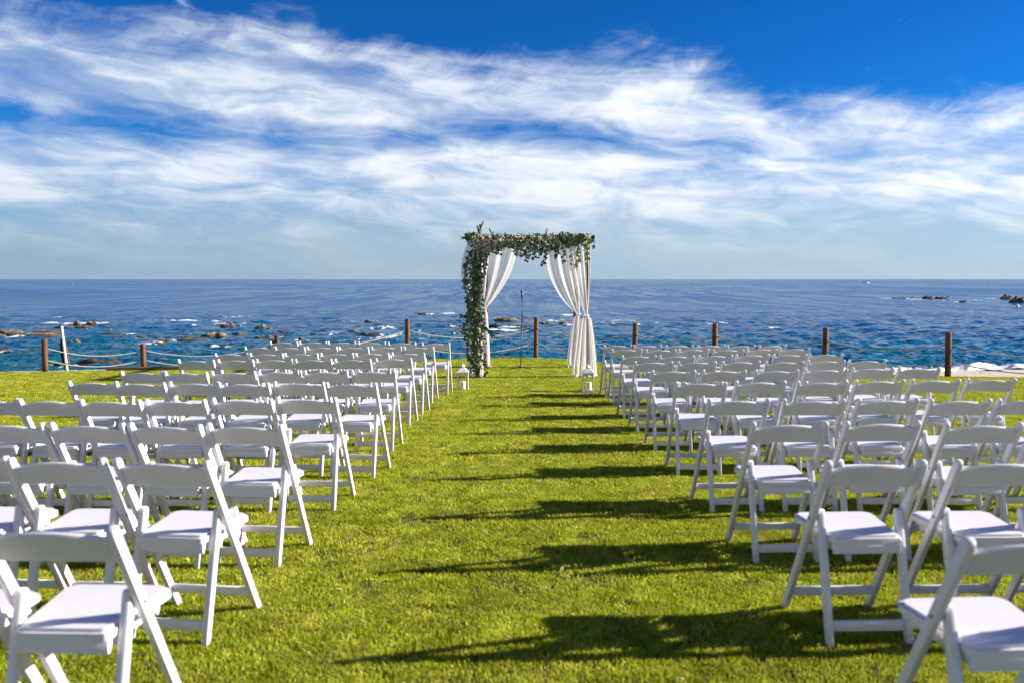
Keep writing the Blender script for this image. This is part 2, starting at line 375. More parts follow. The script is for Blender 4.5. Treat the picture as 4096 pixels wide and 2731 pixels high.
# ------------------------------------------------------------------ sea
rocks_px = [  # x0, x1, waterline y, height px, dark?
 (290, 325, 1302, 20, 0), (340, 392, 1301, 14, 0), (215, 300, 1313, 9, 0), (300, 372, 1313, 7, 0), (-20, 108, 1336, 14, 0), (120, 245, 1330, 7, 0), (89, 243, 1345, 12, 0), (-20, 37, 1350, 10, 0),
 (258, 320, 1373, 13, 0), (300, 478, 1455, 20, 1), (206, 282, 1463, 14, 1), (468, 506, 1400, 6, 1), (802, 917, 1349, 18, 0), (868, 920, 1353, 8, 0), (926, 977, 1338, 10, 0), (879, 942, 1309, 16, 0), (945, 970, 1309, 11, 0),
 (1015, 1064, 1316, 19, 0), (1066, 1090, 1317, 6, 0), (631, 697, 1368, 9, 0), (613, 650, 1356, 6, 0), (851, 922, 1387, 9, 1), (-20, 47, 1402, 9, 1), (1020, 1098, 1353, 8, 0), (545, 590, 1350, 6, 0), (436, 448, 1323, 6, 0), (340, 352, 1321, 5, 0),
 (1668, 1706, 1259, 6, 1), (1455, 1512, 1290, 9, 0), (1374, 1442, 1330, 9, 0), (1438, 1528, 1344, 11, 1), (1190, 1218, 1359, 8, 0), (1808, 1872, 1333, 9, 0), (1789, 1812, 1306, 8, 0),
 (1975, 2080, 1287, 16, 0), (2085, 2125, 1275, 5, 0), (1951, 2020, 1308, 13, 1), (2018, 2137, 1310, 8, 1), (2152, 2215, 1298, 7, 0), (2230, 2286, 1298, 13, 0),
 (20, 190, 1340, 6, 0), (400, 520, 1337, 5, 0), (690, 800, 1352, 6, 0), (1100, 1190, 1330, 6, 0), (560, 660, 1378, 6, 1), (700, 850, 1362, 6, 0),
 (3568, 3625, 1196, 5, 1), (3640, 3662, 1194, 3, 1), (3688, 3738, 1197, 14, 1), (3738, 3800, 1197, 10, 1), (3836, 3872, 1210, 7, 1), (3998, 4050, 1197, 15, 1), (4040, 4130, 1212, 24, 1)]
foam_px = [(154, 425, 1295, 9, 1.0), (95, 160, 1306, 3, .5), (600, 900, 1284, 6, .85), (745, 830, 1304, 4, .6), (820, 1040, 1296, 4, .5), (1380, 1550, 1286, 6, .8), (1660, 1840, 1257, 4, .8), (1750, 1836, 1254, 3, .9), (1950, 2100, 1322, 6, .95), (2040, 2170, 1312, 4, .5),
 (2228, 2310, 1260, 4, .9), (2150, 2290, 1302, 4, .5), (2400, 2560, 1300, 8, .5), (2480, 2570, 1292, 3, .5), (3510, 3570, 1194, 3, .9), (3560, 3690, 1198, 2.5, .8), (3680, 3800, 1201, 2.5, .7), (3795, 3880, 1208, 3, .9), (3870, 3930, 1203, 3, .8), (3955, 4000, 1196, 3, .8), (4030, 4110, 1208, 5, .7), (4060, 4080, 1228, 3, .9), (3000, 3120, 1312, 4, .5), (200, 260, 1318, 3, .6), (560, 640, 1352, 3, .4), (720, 800, 1362, 3, .4), (960, 1010, 1365, 3, .35), (1290, 1340, 1305, 3, .4), (1240, 1300, 1340, 3, .3), (1000, 1100, 1322, 3, .4)]
drop = np.concatenate([np.arange(500, 12, -1.15), np.geomspace(12, .55, 46)])
th = np.concatenate([np.linspace(-62, -33, 90)[:-1], np.linspace(-33, 33, 900), np.linspace(33, 62, 90)[1:]])
D = 6.0 * F / drop; TT = np.tan(np.radians(th))
SX = D[:, None] * TT[None]; SY = np.repeat(D[:, None], len(th), 1)
DR = np.abs(np.gradient(D))[:, None]
wz = np.zeros_like(SX)
wrng = np.random.default_rng(11)
for i in range(64):
    lam = .6 * (7.5 / .6) ** (i / 63.0); ang = R(wrng.normal(28, 34)); ph = wrng.uniform(0, 6.28); k = 2 * math.pi / lam
    att = np.clip((lam / (2.2 * DR)) - .6, 0, 1)
    att = att * np.clip(lam / (2.4 * SY * .0022 / 1.0 + 1e-6) - .3, 0, 1)
    amp = .0100 * lam ** .42
    ph2 = k * (SX * math.sin(ang) - SY * math.cos(ang)) + ph + .6 * np.sin(.031 * SX + .023 * SY + i)
    wz += amp * att * (np.sin(ph2) + .25 * np.cos(2 * ph2))
px_x = CX + F * TT[None] * np.ones_like(SX) ; px_y = HOR + drop[:, None] * np.ones_like(SX)
def vnoise(x, y, seed):
    r_ = np.random.default_rng(seed); T = r_.random((128, 128)); xi = np.floor(x).astype(int); yi = np.floor(y).astype(int)
    fx = x - xi; fy = y - yi; fx = fx * fx * (3 - 2 * fx); fy = fy * fy * (3 - 2 * fy)
    a = T[yi % 128, xi % 128]; b = T[yi % 128, (xi + 1) % 128]; c = T[(yi + 1) % 128, xi % 128]; d = T[(yi + 1) % 128, (xi + 1) % 128]
    return (a * (1 - fx) + b * fx) * (1 - fy) + (c * (1 - fx) + d * fx) * fy
fn = .5 * vnoise(SX * .55, SY * .16, 1) + .3 * vnoise(SX * 1.4, SY * .4, 2) + .2 * vnoise(SX * 3.1, SY * .9, 3)
foam = np.zeros_like(SX)
for x0, x1, y, h, s in foam_px:
    a_, b_ = PS(x0, y), PS(x1, y); cx_ = (a_.x + b_.x) / 2; hw = abs(b_.x - a_.x) / 2; cy_ = a_.y
    hy = max(.35, abs(PS(x0, y - h / 2).y - PS(x0, y + h / 2).y) * .5)
    u = (SX - cx_) / hw; v = (SY - cy_ - .22 * hw * np.sin(2.2 * u + x0)) / hy
    foam = np.maximum(foam, s * np.exp(-(np.abs(u) ** 4)) * np.exp(-v * v * 1.2))
rk = []
for x0, x1, y, h, dk in rocks_px:
    a_, b_ = PS(x0, y), PS(x1, y); cx_ = (a_.x + b_.x) / 2; hw = abs(b_.x - a_.x) / 2; rk.append((cx_, a_.y, hw, h * a_.y / F, dk))
    u = (SX - cx_) / (hw * 1.35 + .5); v = (SY - a_.y + .3) / (.9 + .45 * hw); foam = np.maximum(foam, .42 * np.exp(-(u * u) ** 1.5) * np.exp(-v * v))
surf_y = 60.8 + 1.2 * np.sin(SX * .21) + .5 * np.sin(SX * .63)
surf = np.exp(-((SY - surf_y) / 1.5) ** 2) * np.clip((SX - 18) / 6, .12, 1)
foam = np.maximum(foam, surf * 1.05)
stripe = np.clip((vnoise(SX * .07, SY * .055, 9) - .60) * 2.2, 0, 1) * np.exp(-((SY - 105) / 38) ** 2) * .55
foam = np.maximum(foam, stripe)
foam = np.clip((foam * 1.35 + (fn - .5) * 2.2 - .46) * 1.5, 0, 1) * (foam > .08)
wz += foam * .06
foam = np.maximum(foam, 1.2 * surf * (surf > .2) * (SX > 14) * (.55 + .8 * fn))
depth = np.clip((SY - 56) / 70, 0, 1)
sea_me = from_np('sea', np.stack([SX, SY, SEA + wz], -1).reshape(-1, 3), grid_faces(len(D), len(th)))
at = sea_me.attributes.new('foam', 'FLOAT', 'POINT'); at.data.foreach_set('value', foam.ravel().astype(np.float32))
at = sea_me.attributes.new('far', 'FLOAT', 'POINT'); at.data.foreach_set('value', np.clip((SY - 110) / 200, 0, 1).ravel().astype(np.float32))
at = sea_me.attributes.new('deep', 'FLOAT', 'POINT'); at.data.foreach_set('value', depth.ravel().astype(np.float32))
def sea_mat():
    m = bpy.data.materials.new('sea_water'); m.use_nodes = True; nt = m.node_tree; q = G(nt); bs = nt.nodes['Principled BSDF']; out = nt.nodes['Material Output']
    geo = q.n('ShaderNodeNewGeometry').outputs['Position']
    mp = q.n('ShaderNodeMapping'); mp.inputs['Scale'].default_value = (1, .62, 1); mp.inputs['Rotation'].default_value = (0, 0, R(-24)); nt.links.new(geo, mp.inputs[0])
    fo = q.n('ShaderNodeAttribute', attribute_name='foam').outputs['Fac']; de = q.n('ShaderNodeAttribute', attribute_name='deep').outputs['Fac']
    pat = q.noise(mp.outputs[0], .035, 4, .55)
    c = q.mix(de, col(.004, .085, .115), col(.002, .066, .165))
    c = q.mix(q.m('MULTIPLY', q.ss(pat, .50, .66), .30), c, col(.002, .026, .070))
    fa = q.n('ShaderNodeAttribute', attribute_name='far').outputs['Fac']
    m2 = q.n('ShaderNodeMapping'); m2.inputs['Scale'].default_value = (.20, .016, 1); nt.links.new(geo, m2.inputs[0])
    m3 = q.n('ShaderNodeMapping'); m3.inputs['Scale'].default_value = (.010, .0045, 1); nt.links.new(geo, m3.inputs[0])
    rip = q.m('ADD', q.m('MULTIPLY', q.noise(m2.outputs[0], 1.0, 6, .72), .7), q.m('MULTIPLY', q.noise(m3.outputs[0], 1.0, 5, .65), .3))      # shading of distant wave faces painted in, stretched along the line of sight
    face_shade = q.m('MULTIPLY', q.ss(rip, .43, .57), q.lin(fa, 0, 1, .18, 1))
    nt.links.new(q.lin(face_shade, 0, 1, .5, .10), bs.inputs['Specular IOR Level'])
    c = q.mix(q.m('MULTIPLY', face_shade, .5), c, col(.004, .075, .21))
    nt.links.new(c, bs.inputs['Base Color']); bs.inputs['Roughness'].default_value = .14; bs.inputs['IOR'].default_value = 1.333
    h = q.m('ADD', q.m('MULTIPLY', q.noise(mp.outputs[0], 1.1, 4, .6), .9), q.m('MULTIPLY', q.noise(mp.outputs[0], .30, 3, .55), 1.6))
    h = q.m('ADD', h, q.m('MULTIPLY', q.noise(mp.outputs[0], .045, 4, .6), 7.0))
    bn = q.n('ShaderNodeBump'); bn.inputs['Strength'].default_value = 1.0; bn.inputs['Distance'].default_value = .42
    nt.links.new(h, bn.inputs['Height']); nt.links.new(bn.outputs[0], bs.inputs['Normal'])
    fm = q.n('ShaderNodeBsdfDiffuse'); fm.inputs[0].default_value = col(.82, .84, .85)
    mb_ = q.n('ShaderNodeMapping'); mb_.inputs['Scale'].default_value = (1.5, .42, 1); nt.links.new(geo, mb_.inputs[0])
    brk = q.noise(mb_.outputs[0], 1.9, 6, .75)
    f = q.m('MULTIPLY', q.ss(q.m('ADD', fo, q.m('MULTIPLY', q.m('SUBTRACT', brk, .52), 2.6)), .30, .85), q.ss(fo, .02, .25))
    f = q.m('MULTIPLY', f, .9)
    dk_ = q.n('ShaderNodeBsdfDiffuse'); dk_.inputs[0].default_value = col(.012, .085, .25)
    w2 = q.n('ShaderNodeMixShader'); nt.links.new(q.m('MULTIPLY', face_shade, .62), w2.inputs[0]); nt.links.new(bs.outputs[0], w2.inputs[1]); nt.links.new(dk_.outputs[0], w2.inputs[2])
    mx = q.n('ShaderNodeMixShader'); nt.links.new(f, mx.inputs[0]); nt.links.new(w2.outputs[0], mx.inputs[1]); nt.links.new(fm.outputs[0], mx.inputs[2])
    nt.links.new(mx.outputs[0], out.inputs[0]); return m
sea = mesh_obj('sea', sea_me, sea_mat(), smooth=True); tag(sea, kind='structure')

# ------------------------------------------------------------------ grass blades (nobody could count them)
def tuft(seed, n=64, rad=.075, hmin=.010, hmax=.024):
    r_ = random.Random(seed); V = []; Fc = []; H = []
    for _ in range(n):
        a = r_.uniform(0, 6.283); q = rad * math.sqrt(r_.random()); x, y = q * math.cos(a), q * math.sin(a)
        h = r_.uniform(hmin, hmax); w = r_.uniform(.0016, .0030); b = r_.uniform(0, 6.283); ln = r_.uniform(.15, .95) * h; la = r_.uniform(0, 6.283)
        ux, uy = math.cos(b) * w, math.sin(b) * w; lx, ly = math.cos(la) * ln, math.sin(la) * ln; i = len(V)
        V += [(x - ux, y - uy, -.004), (x + ux, y + uy, -.004), (x + ux * .8 + lx * .4, y + uy * .8 + ly * .4, h * .62), (x - ux * .8 + lx * .4, y - uy * .8 + ly * .4, h * .62), (x + lx, y + ly, h)]
        Fc += [(i, i + 1, i + 2), (i, i + 2, i + 3), (i + 3, i + 2, i + 4)]; H += [0, 0, .6, .6, 1]
    me = from_np('grass_tuft', V, Fc); at = me.attributes.new('tip', 'FLOAT', 'POINT'); at.data.foreach_set('value', H); return me
def grass_mat():
    m = bpy.data.materials.new('lawn_grass_blades'); m.use_nodes = True; nt = m.node_tree; q = G(nt); bs = nt.nodes['Principled BSDF']; out = nt.nodes['Material Output']
    p = q.n('ShaderNodeNewGeometry').outputs['Position']; rp = q.n('ShaderNodeNewGeometry').outputs['Random Per Island']
    rnd = q.n('ShaderNodeObjectInfo').outputs['Random']; tip = q.n('ShaderNodeAttribute', attribute_name='tip').outputs['Fac']
    a = q.noise(p, .45, 4, .6); c2 = q.noise(p, 9, 4, .65)
    c = q.mix(rp, col(.14, .215, .005), col(.43, .475, .010))
    c = q.mix(q.m('MULTIPLY', q.ss(c2, .47, .70), .55), c, col(.56, .52, .08))
    c = q.mix(q.m('MULTIPLY', q.ss(a, .48, .70), .45), c, col(.50, .48, .035))
    c = q.mix(q.m('MULTIPLY', q.ss(q.noise(p, .9, 3, .6), .52, .70), .5), c, col(.14, .22, .008))
    dry = q.m('GREATER_THAN', q.m('FRACT', q.m('ADD', q.m('MULTIPLY', rp, 7.3), rnd)), .90)
    c = q.mix(q.m('MULTIPLY', dry, .8), c, col(.68, .58, .26))
    c = q.mix(q.m('MULTIPLY', tip, .25), c, col(.52, .54, .06))
    tn = q.ss(q.m('ADD', q.noise(p, 2.2, 5, .7), q.m('MULTIPLY', q.m('SUBTRACT', rnd, .5), .30)), .54, .68)
    c = q.mix(q.m('MULTIPLY', tn, .48), c, col(.56, .47, .13))
    hs_ = q.n('ShaderNodeHueSaturation'); nt.links.new(q.m('MULTIPLY', q.lin(q.m('FRACT', q.m('MULTIPLY', rnd, 13.7)), 0, 1, .58, 1.28), q.lin(q.noise(p, 5.5, 5, .7), .34, .66, .62, 1.32)), hs_.inputs['Value']); nt.links.new(c, hs_.inputs['Color']); c = hs_.outputs[0]
    nt.links.new(c, bs.inputs['Base Color']); bs.inputs['Roughness'].default_value = .6; bs.inputs['Specular IOR Level'].default_value = .08
    t = q.n('ShaderNodeBsdfTranslucent'); nt.links.new(q.mix(.4, c, col(.50, .58, .02)), t.inputs[0])
    mx = q.n('ShaderNodeMixShader'); mx.inputs[0].default_value = .35
    nt.links.new(bs.outputs[0], mx.inputs[1]); nt.links.new(t.outputs[0], mx.inputs[2]); nt.links.new(mx.outputs[0], out.inputs[0]); return m
M_GRASS = grass_mat()
tufts = bpy.data.collections.new('tuft_source')           # linked nowhere: only read by the scatter below
for i in range(5):
    me = tuft(40 + i); me.materials.append(M_GRASS); tufts.objects.link(bpy.data.objects.new('grass_tuft', me))
gp = []; gs = []
for y0, y1, dens_, sc_ in ((1.6, 4.5, 520, .85), (4.5, 8, 330, 1.0), (8, 13, 170, 1.25), (13, 24.5, 90, 1.6)):
    wmax = .66 * y1 + 2.2; n = int(dens_ * (y1 - y0) * 2 * wmax)
    x = rng.uniform(-wmax, wmax, n); y = rng.uniform(y0, y1, n)
    ok = (np.abs(x) < .62 * y + 1.6) & (y < edge_y(x) - .03)
    x = x[ok]; y = y[ok]; gp.append(np.stack([x, y, LZ(x, y)], 1)); gs.append(sc_ * rng.uniform(.75, 1.25, len(x)) * (.8 + .5 * vnoise(x * 1.3 + 50, y * 1.3 + 50, 21)))
gp = np.concatenate(gp); gs = np.concatenate(gs)
gme = bpy.data.meshes.new('grass'); gme.vertices.add(len(gp)); gme.vertices.foreach_set('co', gp.astype(np.float32).ravel())
at = gme.attributes.new('size', 'FLOAT', 'POINT'); at.data.foreach_set('value', gs.astype(np.float32))
at = gme.attributes.new('turn', 'FLOAT', 'POINT'); at.data.foreach_set('value', rng.uniform(0, 6.28, len(gp)).astype(np.float32))
gme.materials.append(M_GRASS)
grass = bpy.data.objects.new('grass', gme); C.objects.link(grass); tag(grass, 'short green and straw coloured grass blades covering the lawn', 'grass', kind='stuff')
ng = bpy.data.node_groups.new('scatter_grass', 'GeometryNodeTree')
ng.interface.new_socket('Geometry', in_out='INPUT', socket_type='NodeSocketGeometry'); ng.interface.new_socket('Geometry', in_out='OUTPUT', socket_type='NodeSocketGeometry')
gi = ng.nodes.new('NodeGroupInput'); go = ng.nodes.new('NodeGroupOutput')
ci = ng.nodes.new('GeometryNodeCollectionInfo'); ci.inputs['Collection'].default_value = tufts; ci.inputs['Separate Children'].default_value = True; ci.inputs['Reset Children'].default_value = True
iop = ng.nodes.new('GeometryNodeInstanceOnPoints'); iop.inputs['Pick Instance'].default_value = True
na = ng.nodes.new('GeometryNodeInputNamedAttribute'); na.data_type = 'FLOAT'; na.inputs['Name'].default_value = 'size'
nb = ng.nodes.new('GeometryNodeInputNamedAttribute'); nb.data_type = 'FLOAT'; nb.inputs['Name'].default_value = 'turn'
cx_ = ng.nodes.new('ShaderNodeCombineXYZ')
L = ng.links.new
L(gi.outputs[0], iop.inputs['Points']); L(ci.outputs[0], iop.inputs['Instance']); 
sv = ng.nodes.new('ShaderNodeCombineXYZ'); mn_ = ng.nodes.new('ShaderNodeMath'); mn_.operation = 'MINIMUM'; mn_.inputs[1].default_value = 1.15
L(na.outputs[0], sv.inputs[0]); L(na.outputs[0], sv.inputs[1]); L(na.outputs[0], mn_.inputs[0]); L(mn_.outputs[0], sv.inputs[2]); L(sv.outputs[0], iop.inputs['Scale'])
L(nb.outputs[0], cx_.inputs[2]); L(cx_.outputs[0], iop.inputs['Rotation']); L(iop.outputs[0], go.inputs[0])
md = grass.modifiers.new('scatter', 'NODES'); md.node_group = ng

# ------------------------------------------------------------------ folding chairs
CW, CH = .43, .79
FOOT = (.50, 0.0); TOP = (0.0, .784)
def strip(p0, p1, w, flat_foot=True, round_top=True):           # outline of a slanting member in (y, z)
    p0 = Vector(p0); p1 = Vector(p1); d = (p1 - p0).normalized(); n = Vector((-d.y, d.x))
    pts = []
    if flat_foot:
        for s in (-1, 1):
            q = p0 + n * s * w / 2; pts.append(q - d * (q.y / d.y))
    else: pts += [p0 - n * w / 2, p0 + n * w / 2]
    for i in range(0, 9):
        a = math.pi * i / 8; pts.append(p1 + n * math.cos(a) * w / 2 + d * math.sin(a) * w / 2)
    return [(p.x, p.y) for p in pts]
def chair_parts():
    parts = []
    for s in (-1, 1):
        x0, x1 = s * CW / 2, s * (CW / 2 - .026)
        parts.append(('back_upright', bevel(prism_x(strip(FOOT, TOP, .042), min(x0, x1), max(x0, x1)), .0065)))
        x0, x1 = s * (CW / 2 - .0275), s * (CW / 2 - .0575)
        parts.append(('leg', bevel(prism_x(strip((0.02, 0), (.15, .545), .040), min(x0, x1), max(x0, x1)), .006)))
        bm = bmesh.new(); bmesh.ops.create_cone(bm, cap_ends=True, segments=10, radius1=.007, radius2=.006, depth=.006, matrix=Matrix.Translation((s * (CW / 2 + .002), .165, .52)) @ Matrix.Rotation(math.pi / 2, 4, 'Y'))
        parts.append(('bolt', bm))
        x0, x1 = s * .118, s * .142
        parts.append(('seat_rail', bevel(prism_x([(.085, .395), (.40, .40), (.425, .38), (.44, .40), (.44, .442), (.085, .431)], min(x0, x1), max(x0, x1)), .004)))
    # bowed, arched backrest between the uprights
    d = (Vector(TOP) - Vector(FOOT)).normalized(); n = Vector((d.y, -d.x)); bm = bmesh.new(); N = 16; rings = []
    for i in range(N + 1):
        u = i / N * 2 - 1; x = u * (CW / 2 - .012)
        arch = 1 - u * u; top = -.030 + .042 * arch; bot = -.126 + .018 * arch; bow = -.016 * arch
        prof = [(top - .006, -.009), (top, -.004), (top, .004), (top - .006, .009), (bot + .006, .009), (bot, .004), (bot, -.004), (bot + .006, -.009)]
        rings.append([bm.verts.new((x, TOP[0] + d.x * a + n.x * (b + bow), TOP[1] + d.y * a + n.y * (b + bow))) for a, b in prof])
    for a, b in zip(rings, rings[1:]):
        for k in range(8): bm.faces.new((a[k], a[(k + 1) % 8], b[(k + 1) % 8], b[k]))
    bm.faces.new(rings[0][::-1]); bm.faces.new(rings[-1]); bmesh.ops.recalc_face_normals(bm, faces=bm.faces)
    parts.append(('backrest', bm))
    # tapered seat with rounded front corners
    out = []
    def corner(cx, cy, r, a0, a1, k=5):
        for i in range(k + 1):
            a = R(a0 + (a1 - a0) * i / k); out.append((cx + r * math.cos(a), cy + r * math.sin(a)))
    corner(.188 - .045, .46 - .045, .045, 0, 90); corner(-.188 + .045, .46 - .045, .045, 90, 180); corner(-.150 + .015, .055 + .015, .015, 180, 270, 3); corner(.150 - .015, .055 + .015, .015, 270, 360, 3)
    bm = bmesh.new(); a = [bm.verts.new((x, y, .433 + .035 * (y - .055))) for x, y in out]; b = [bm.verts.new((x, y, .4555 + .035 * (y - .055))) for x, y in out]
    bm.faces.new(a[::-1]); bm.faces.new(b)
    for i in range(len(out)): bm.faces.new((a[i], a[(i + 1) % len(out)], b[(i + 1) % len(out)], b[i]))
    parts.append(('seat', bevel(bm, .007, 2, 40)))
    cy0 = .2575; po = [(x * .93, cy0 + (y - cy0) * .935) for x, y in out]
    bm = bmesh.new(); zt = lambda y: .4585 + .035 * (y - .055)
    a = [bm.verts.new((x, y, zt(y) - .004)) for x, y in po]; b = [bm.verts.new((x, y, zt(y) + .008)) for x, y in po]; bm.faces.new(a[::-1]); bm.faces.new(b)
    for i in range(len(po)): bm.faces.new((a[i], a[(i + 1) % len(po)], b[(i + 1) % len(po)], b[i]))
    parts.append(('seat_pad', bevel(bm, .005, 2, 40)))
    parts.append(('apron', bevel(box(bmesh.new(), (0, .074, .4085), (.290, .018, .044)), .004)))
    parts.append(('stretcher', bevel(box(bmesh.new(), (0, .042, .085), (CW - .105, .018, .046)), .004)))
    parts.append(('stretcher', bevel(box(bmesh.new(), (0, .422, .115), (CW - .045, .022, .040)), .004)))
    return parts
CP = []
for nm, bm in chair_parts():
    me = bpy.data.meshes.new('chair_' + nm); bm.normal_update(); bm.to_mesh(me); bm.free()
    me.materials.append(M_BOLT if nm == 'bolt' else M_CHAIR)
    me.polygons.foreach_set('use_smooth', [True] * len(me.polygons))
    try: me.set_sharp_from_angle(angle=R(38))
    except Exception: pass
    CP.append((nm, me))
ORD = ['zeroth', 'first', 'second', 'third', 'fourth', 'fifth', 'sixth', 'seventh', 'eighth', 'ninth', 'tenth']
proto = None
def chair(x, y, yaw, row, seat, side):
    global proto
    ro = 'front row' if row == 1 else ('rearmost row' if row == 10 else ORD[row] + ' row from the arch')
    se = 'on the aisle' if seat == 1 else ORD[seat] + ' from the aisle'
    lab = f'white folding chair {se}, {ro}, {side}'
    loc = (x, y, float(LZ(x, y)) - .004); rot = (-math.atan(K) + random.gauss(0, .004), random.gauss(0, .004), yaw)
    if proto is None:
        e = empty('folding_chair', loc, rot)
        for nm, me in CP: mesh_obj(nm, me, None, e)
        proto = e
    else:
        e = proto.copy(); C.objects.link(e); e.location = loc; e.rotation_euler = rot
        for ch in list(proto.children):
            c = ch.copy(); C.objects.link(c); c.parent = e
    tag(e, lab, 'chair', 'white folding chairs set out in rows')
LT = {1: [(1082.7, 1375.7), (1196, 1375.7), (1312.8, 1373), (1432, 1373), (1552.6, 1370.6), (1687.8, 1372)],
 2: [(980.6, 1396), (1103, 1398.7), (1228, 1397.4), (1354, 1397.4), (1485.5, 1394.8), (1617, 1394.8)],
 3: [(859.4, 1416.5), (998.5, 1417.8), (1136.7, 1417.8), (1280.4, 1416.5), (1423, 1416.5), (1567, 1414)],
 4: [(712.8, 1440.8), (867, 1439.5), (1023.5, 1438), (1181, 1439.5), (1338, 1439.5), (1503, 1434)],
 5: [(498, 1486), (673.5, 1491), (853, 1486.7), (1034.7, 1484), (1216.6, 1484), (1407, 1484)],
 6: [(284, 1525.5), (476, 1534), (680, 1529), (883.7, 1535), (1094, 1527.5), (1302.5, 1534)],
 7: [(97, 1597), (340, 1605), (590, 1604), (846.7, 1597.6), (1108, 1591)],
 8: [(204, 1697), (508.5, 1700.7), (820, 1701)], 9: [(34, 1840), (445.6, 1847)], 10: [(-95, 2116)]}
RT = {1: [(2418.7, 1382), (2536, 1382), (2666, 1381), (2793.7, 1382), (2911.5, 1382), (3039, 1381)],
 2: [(2449, 1396), (2585.8, 1400), (2717, 1397.4), (2856, 1401), (2992, 1396), (3122, 1392)],
 3: [(2490.6, 1424), (2640.6, 1425.5), (2797.5, 1421.6), (2949, 1418), (3097.7, 1416.5), (3242, 1414)],
 4: [(2542, 1447), (2717, 1448), (2895.7, 1446), (3068, 1448), (3236.7, 1440.8), (3398.7, 1439.5)],
 5: [(2613.8, 1484), (2812.8, 1482.8), (3025, 1484), (3225, 1477.8), (3415, 1467.5), (3601, 1468)],
 6: [(2704.4, 1531), (2946.7, 1525), (3196, 1528.8), (3429, 1521), (3651.5, 1518), (3872, 1512.5)],
 7: [(2841, 1597.6), (3137, 1599), (3440, 1597), (3725.5, 1600), (4003.7, 1595)],
 8: [(3016, 1693), (3390, 1689.5), (3793.6, 1696)], 9: [(3314, 1850), (3833, 1847)], 10: [(3877, 2163)]}
def rows_of(tbl, side, sgn):
    for r_, pts in tbl.items():
        W = [P(x, y, CH) for x, y in pts]
        xs_ = np.array([w.x for w in W]); ys_ = np.array([w.y for w in W])
        b = np.polyfit(xs_, ys_, 1)[0] if len(W) > 3 else 0.0
        b = float(np.clip(b, -.10, .10)); a = float(np.mean(ys_) - b * np.mean(xs_))
        if sgn < 0 and r_ == 1: a, b = 13.72, 0.0
        cs = []
        for (px, py), w in zip(pts, W):
            y = (.55 * (a + b * w.x) + .45 * w.y if len(W) > 3 else w.y) if a != 13.72 else 13.72 + random.gauss(0, .02)
            x = (px - CX) / F * (y * math.cos(TH) + (CAMZ - CH + K * y) * math.sin(TH))
            cs.append([x - .012 + CW / 2, y])
        cs.sort(key=lambda c: abs(c[0]))
        while len(cs) < 6:                                       # the row runs on past the edge of the picture
            pitch = .445 if sgn < 0 else .505
            cs.append([cs[-1][0] + sgn * (pitch + random.uniform(0, .02)), cs[-1][1] + random.gauss(.01, .02)])
        for i in range(1, len(cs)):
            if abs(cs[i][0]) - abs(cs[i - 1][0]) < CW + .004: cs[i][0] = cs[i - 1][0] + sgn * (CW + .004)
        for i, (x, y) in enumerate(cs):
            chair(x, y, random.gauss(R((-5.0 if r_ > 6 else -3.0) if sgn < 0 else 1.0), R(1.7)), r_, i + 1, side)
rows_of(LT, 'garlanded-post side', -1); rows_of(RT, 'bare-curtain side', 1)

# ------------------------------------------------------------------ rope fence on the edge of the lawn
def lawn_z(x, y): return -K * min(y, float(edge_y(x)))
def post(px, ptop, base=None, h=None, lab=None, w=.115):
    if base is not None: g_ = P(px, base); y = g_.y
    else: y = float(edge_y((px - CX) / F * 19.5)) - .05; y = float(edge_y((px - CX) / F * y)) - .05
    t = PY(px, ptop, y); z0 = GZ(y); H = t.z - z0
    e = empty('wooden_post', (t.x, y, z0 - .01), (random.gauss(0, .012), random.gauss(0, .012), random.uniform(0, 6)))
    r_ = w / 2
    mesh_obj('shaft', lathe(bmesh.new(), [(r_ * .98, 0), (r_ * 1.02, .2), (r_, H - .115), (r_ * .98, H - .105)], 16), M_POST, e, True)
    mesh_obj('groove', lathe(bmesh.new(), [(r_ * .86, H - .107), (r_ * .86, H - .09)], 16), M_POST, e, True)
    mesh_obj('cap', lathe(bmesh.new(), [(r_ * .98, H - .092), (r_, H - .085), (r_, H - .02), (r_ * .82, H - .003), (0, H)], 16), M_POST, e, False)
    tag(e, lab, 'post', 'wooden rope posts along the lawn edge'); return (t.x, y, z0, H)
FP = [post(-420, 1345, 1493, lab='brown wooden rope post farther along the fence than the flag pole'),
 post(177, 1353, 1487, lab='brown wooden rope post beside the leaning white flag pole'),
 post(572, 1372, 1476, lab='brown wooden rope post standing behind the long edging timber'),
 post(1107, 1339, lab='short thick wooden post with a darker block behind it'),
 post(1628, 1274, lab='brown wooden rope post behind the front row near the garlanded arch leg'),
 post(2143, 1267.6, 1431, lab='brown wooden rope post seen through the arch behind the microphone stand'),
 post(2539, 1291, lab='brown wooden rope post just past the bare-curtain side of the arch'),
 post(2861, 1293, lab='brown wooden rope post second past the bare-curtain side of the arch'),
 post(3302, 1309.5, lab='brown wooden rope post third past the bare-curtain side of the arch'),
 post(3797, 1326.6, 1507, lab='dark wooden rope post on the lawn edge by the sandy surf'),
 post(4560, 1332, 1516, lab='dark wooden rope post beyond the one by the sandy surf')]
pb = P(1092, 1462); tb = PY(1097, 1360, pb.y + .12)
blk = mesh_obj('timber_block', bevel(box(bmesh.new(), (0, 0, .3), (.085, .10, tb.z - GZ(pb.y) + .0)), .008), M_ARCH); blk.location = (tb.x, pb.y + .12, GZ(pb.y) - .31 + (tb.z - GZ(pb.y)) / 2)
tag(blk, 'dark squared timber block behind the short thick wooden post', 'block')
PN = ['the farthest post', 'the flag-pole post', 'the edging-timber post', 'the short thick post', 'the post by the garlanded leg', 'the post behind the microphone', 'the post past the bare curtain', 'its next neighbour', 'the post after that', 'the post by the surf', 'the last post']
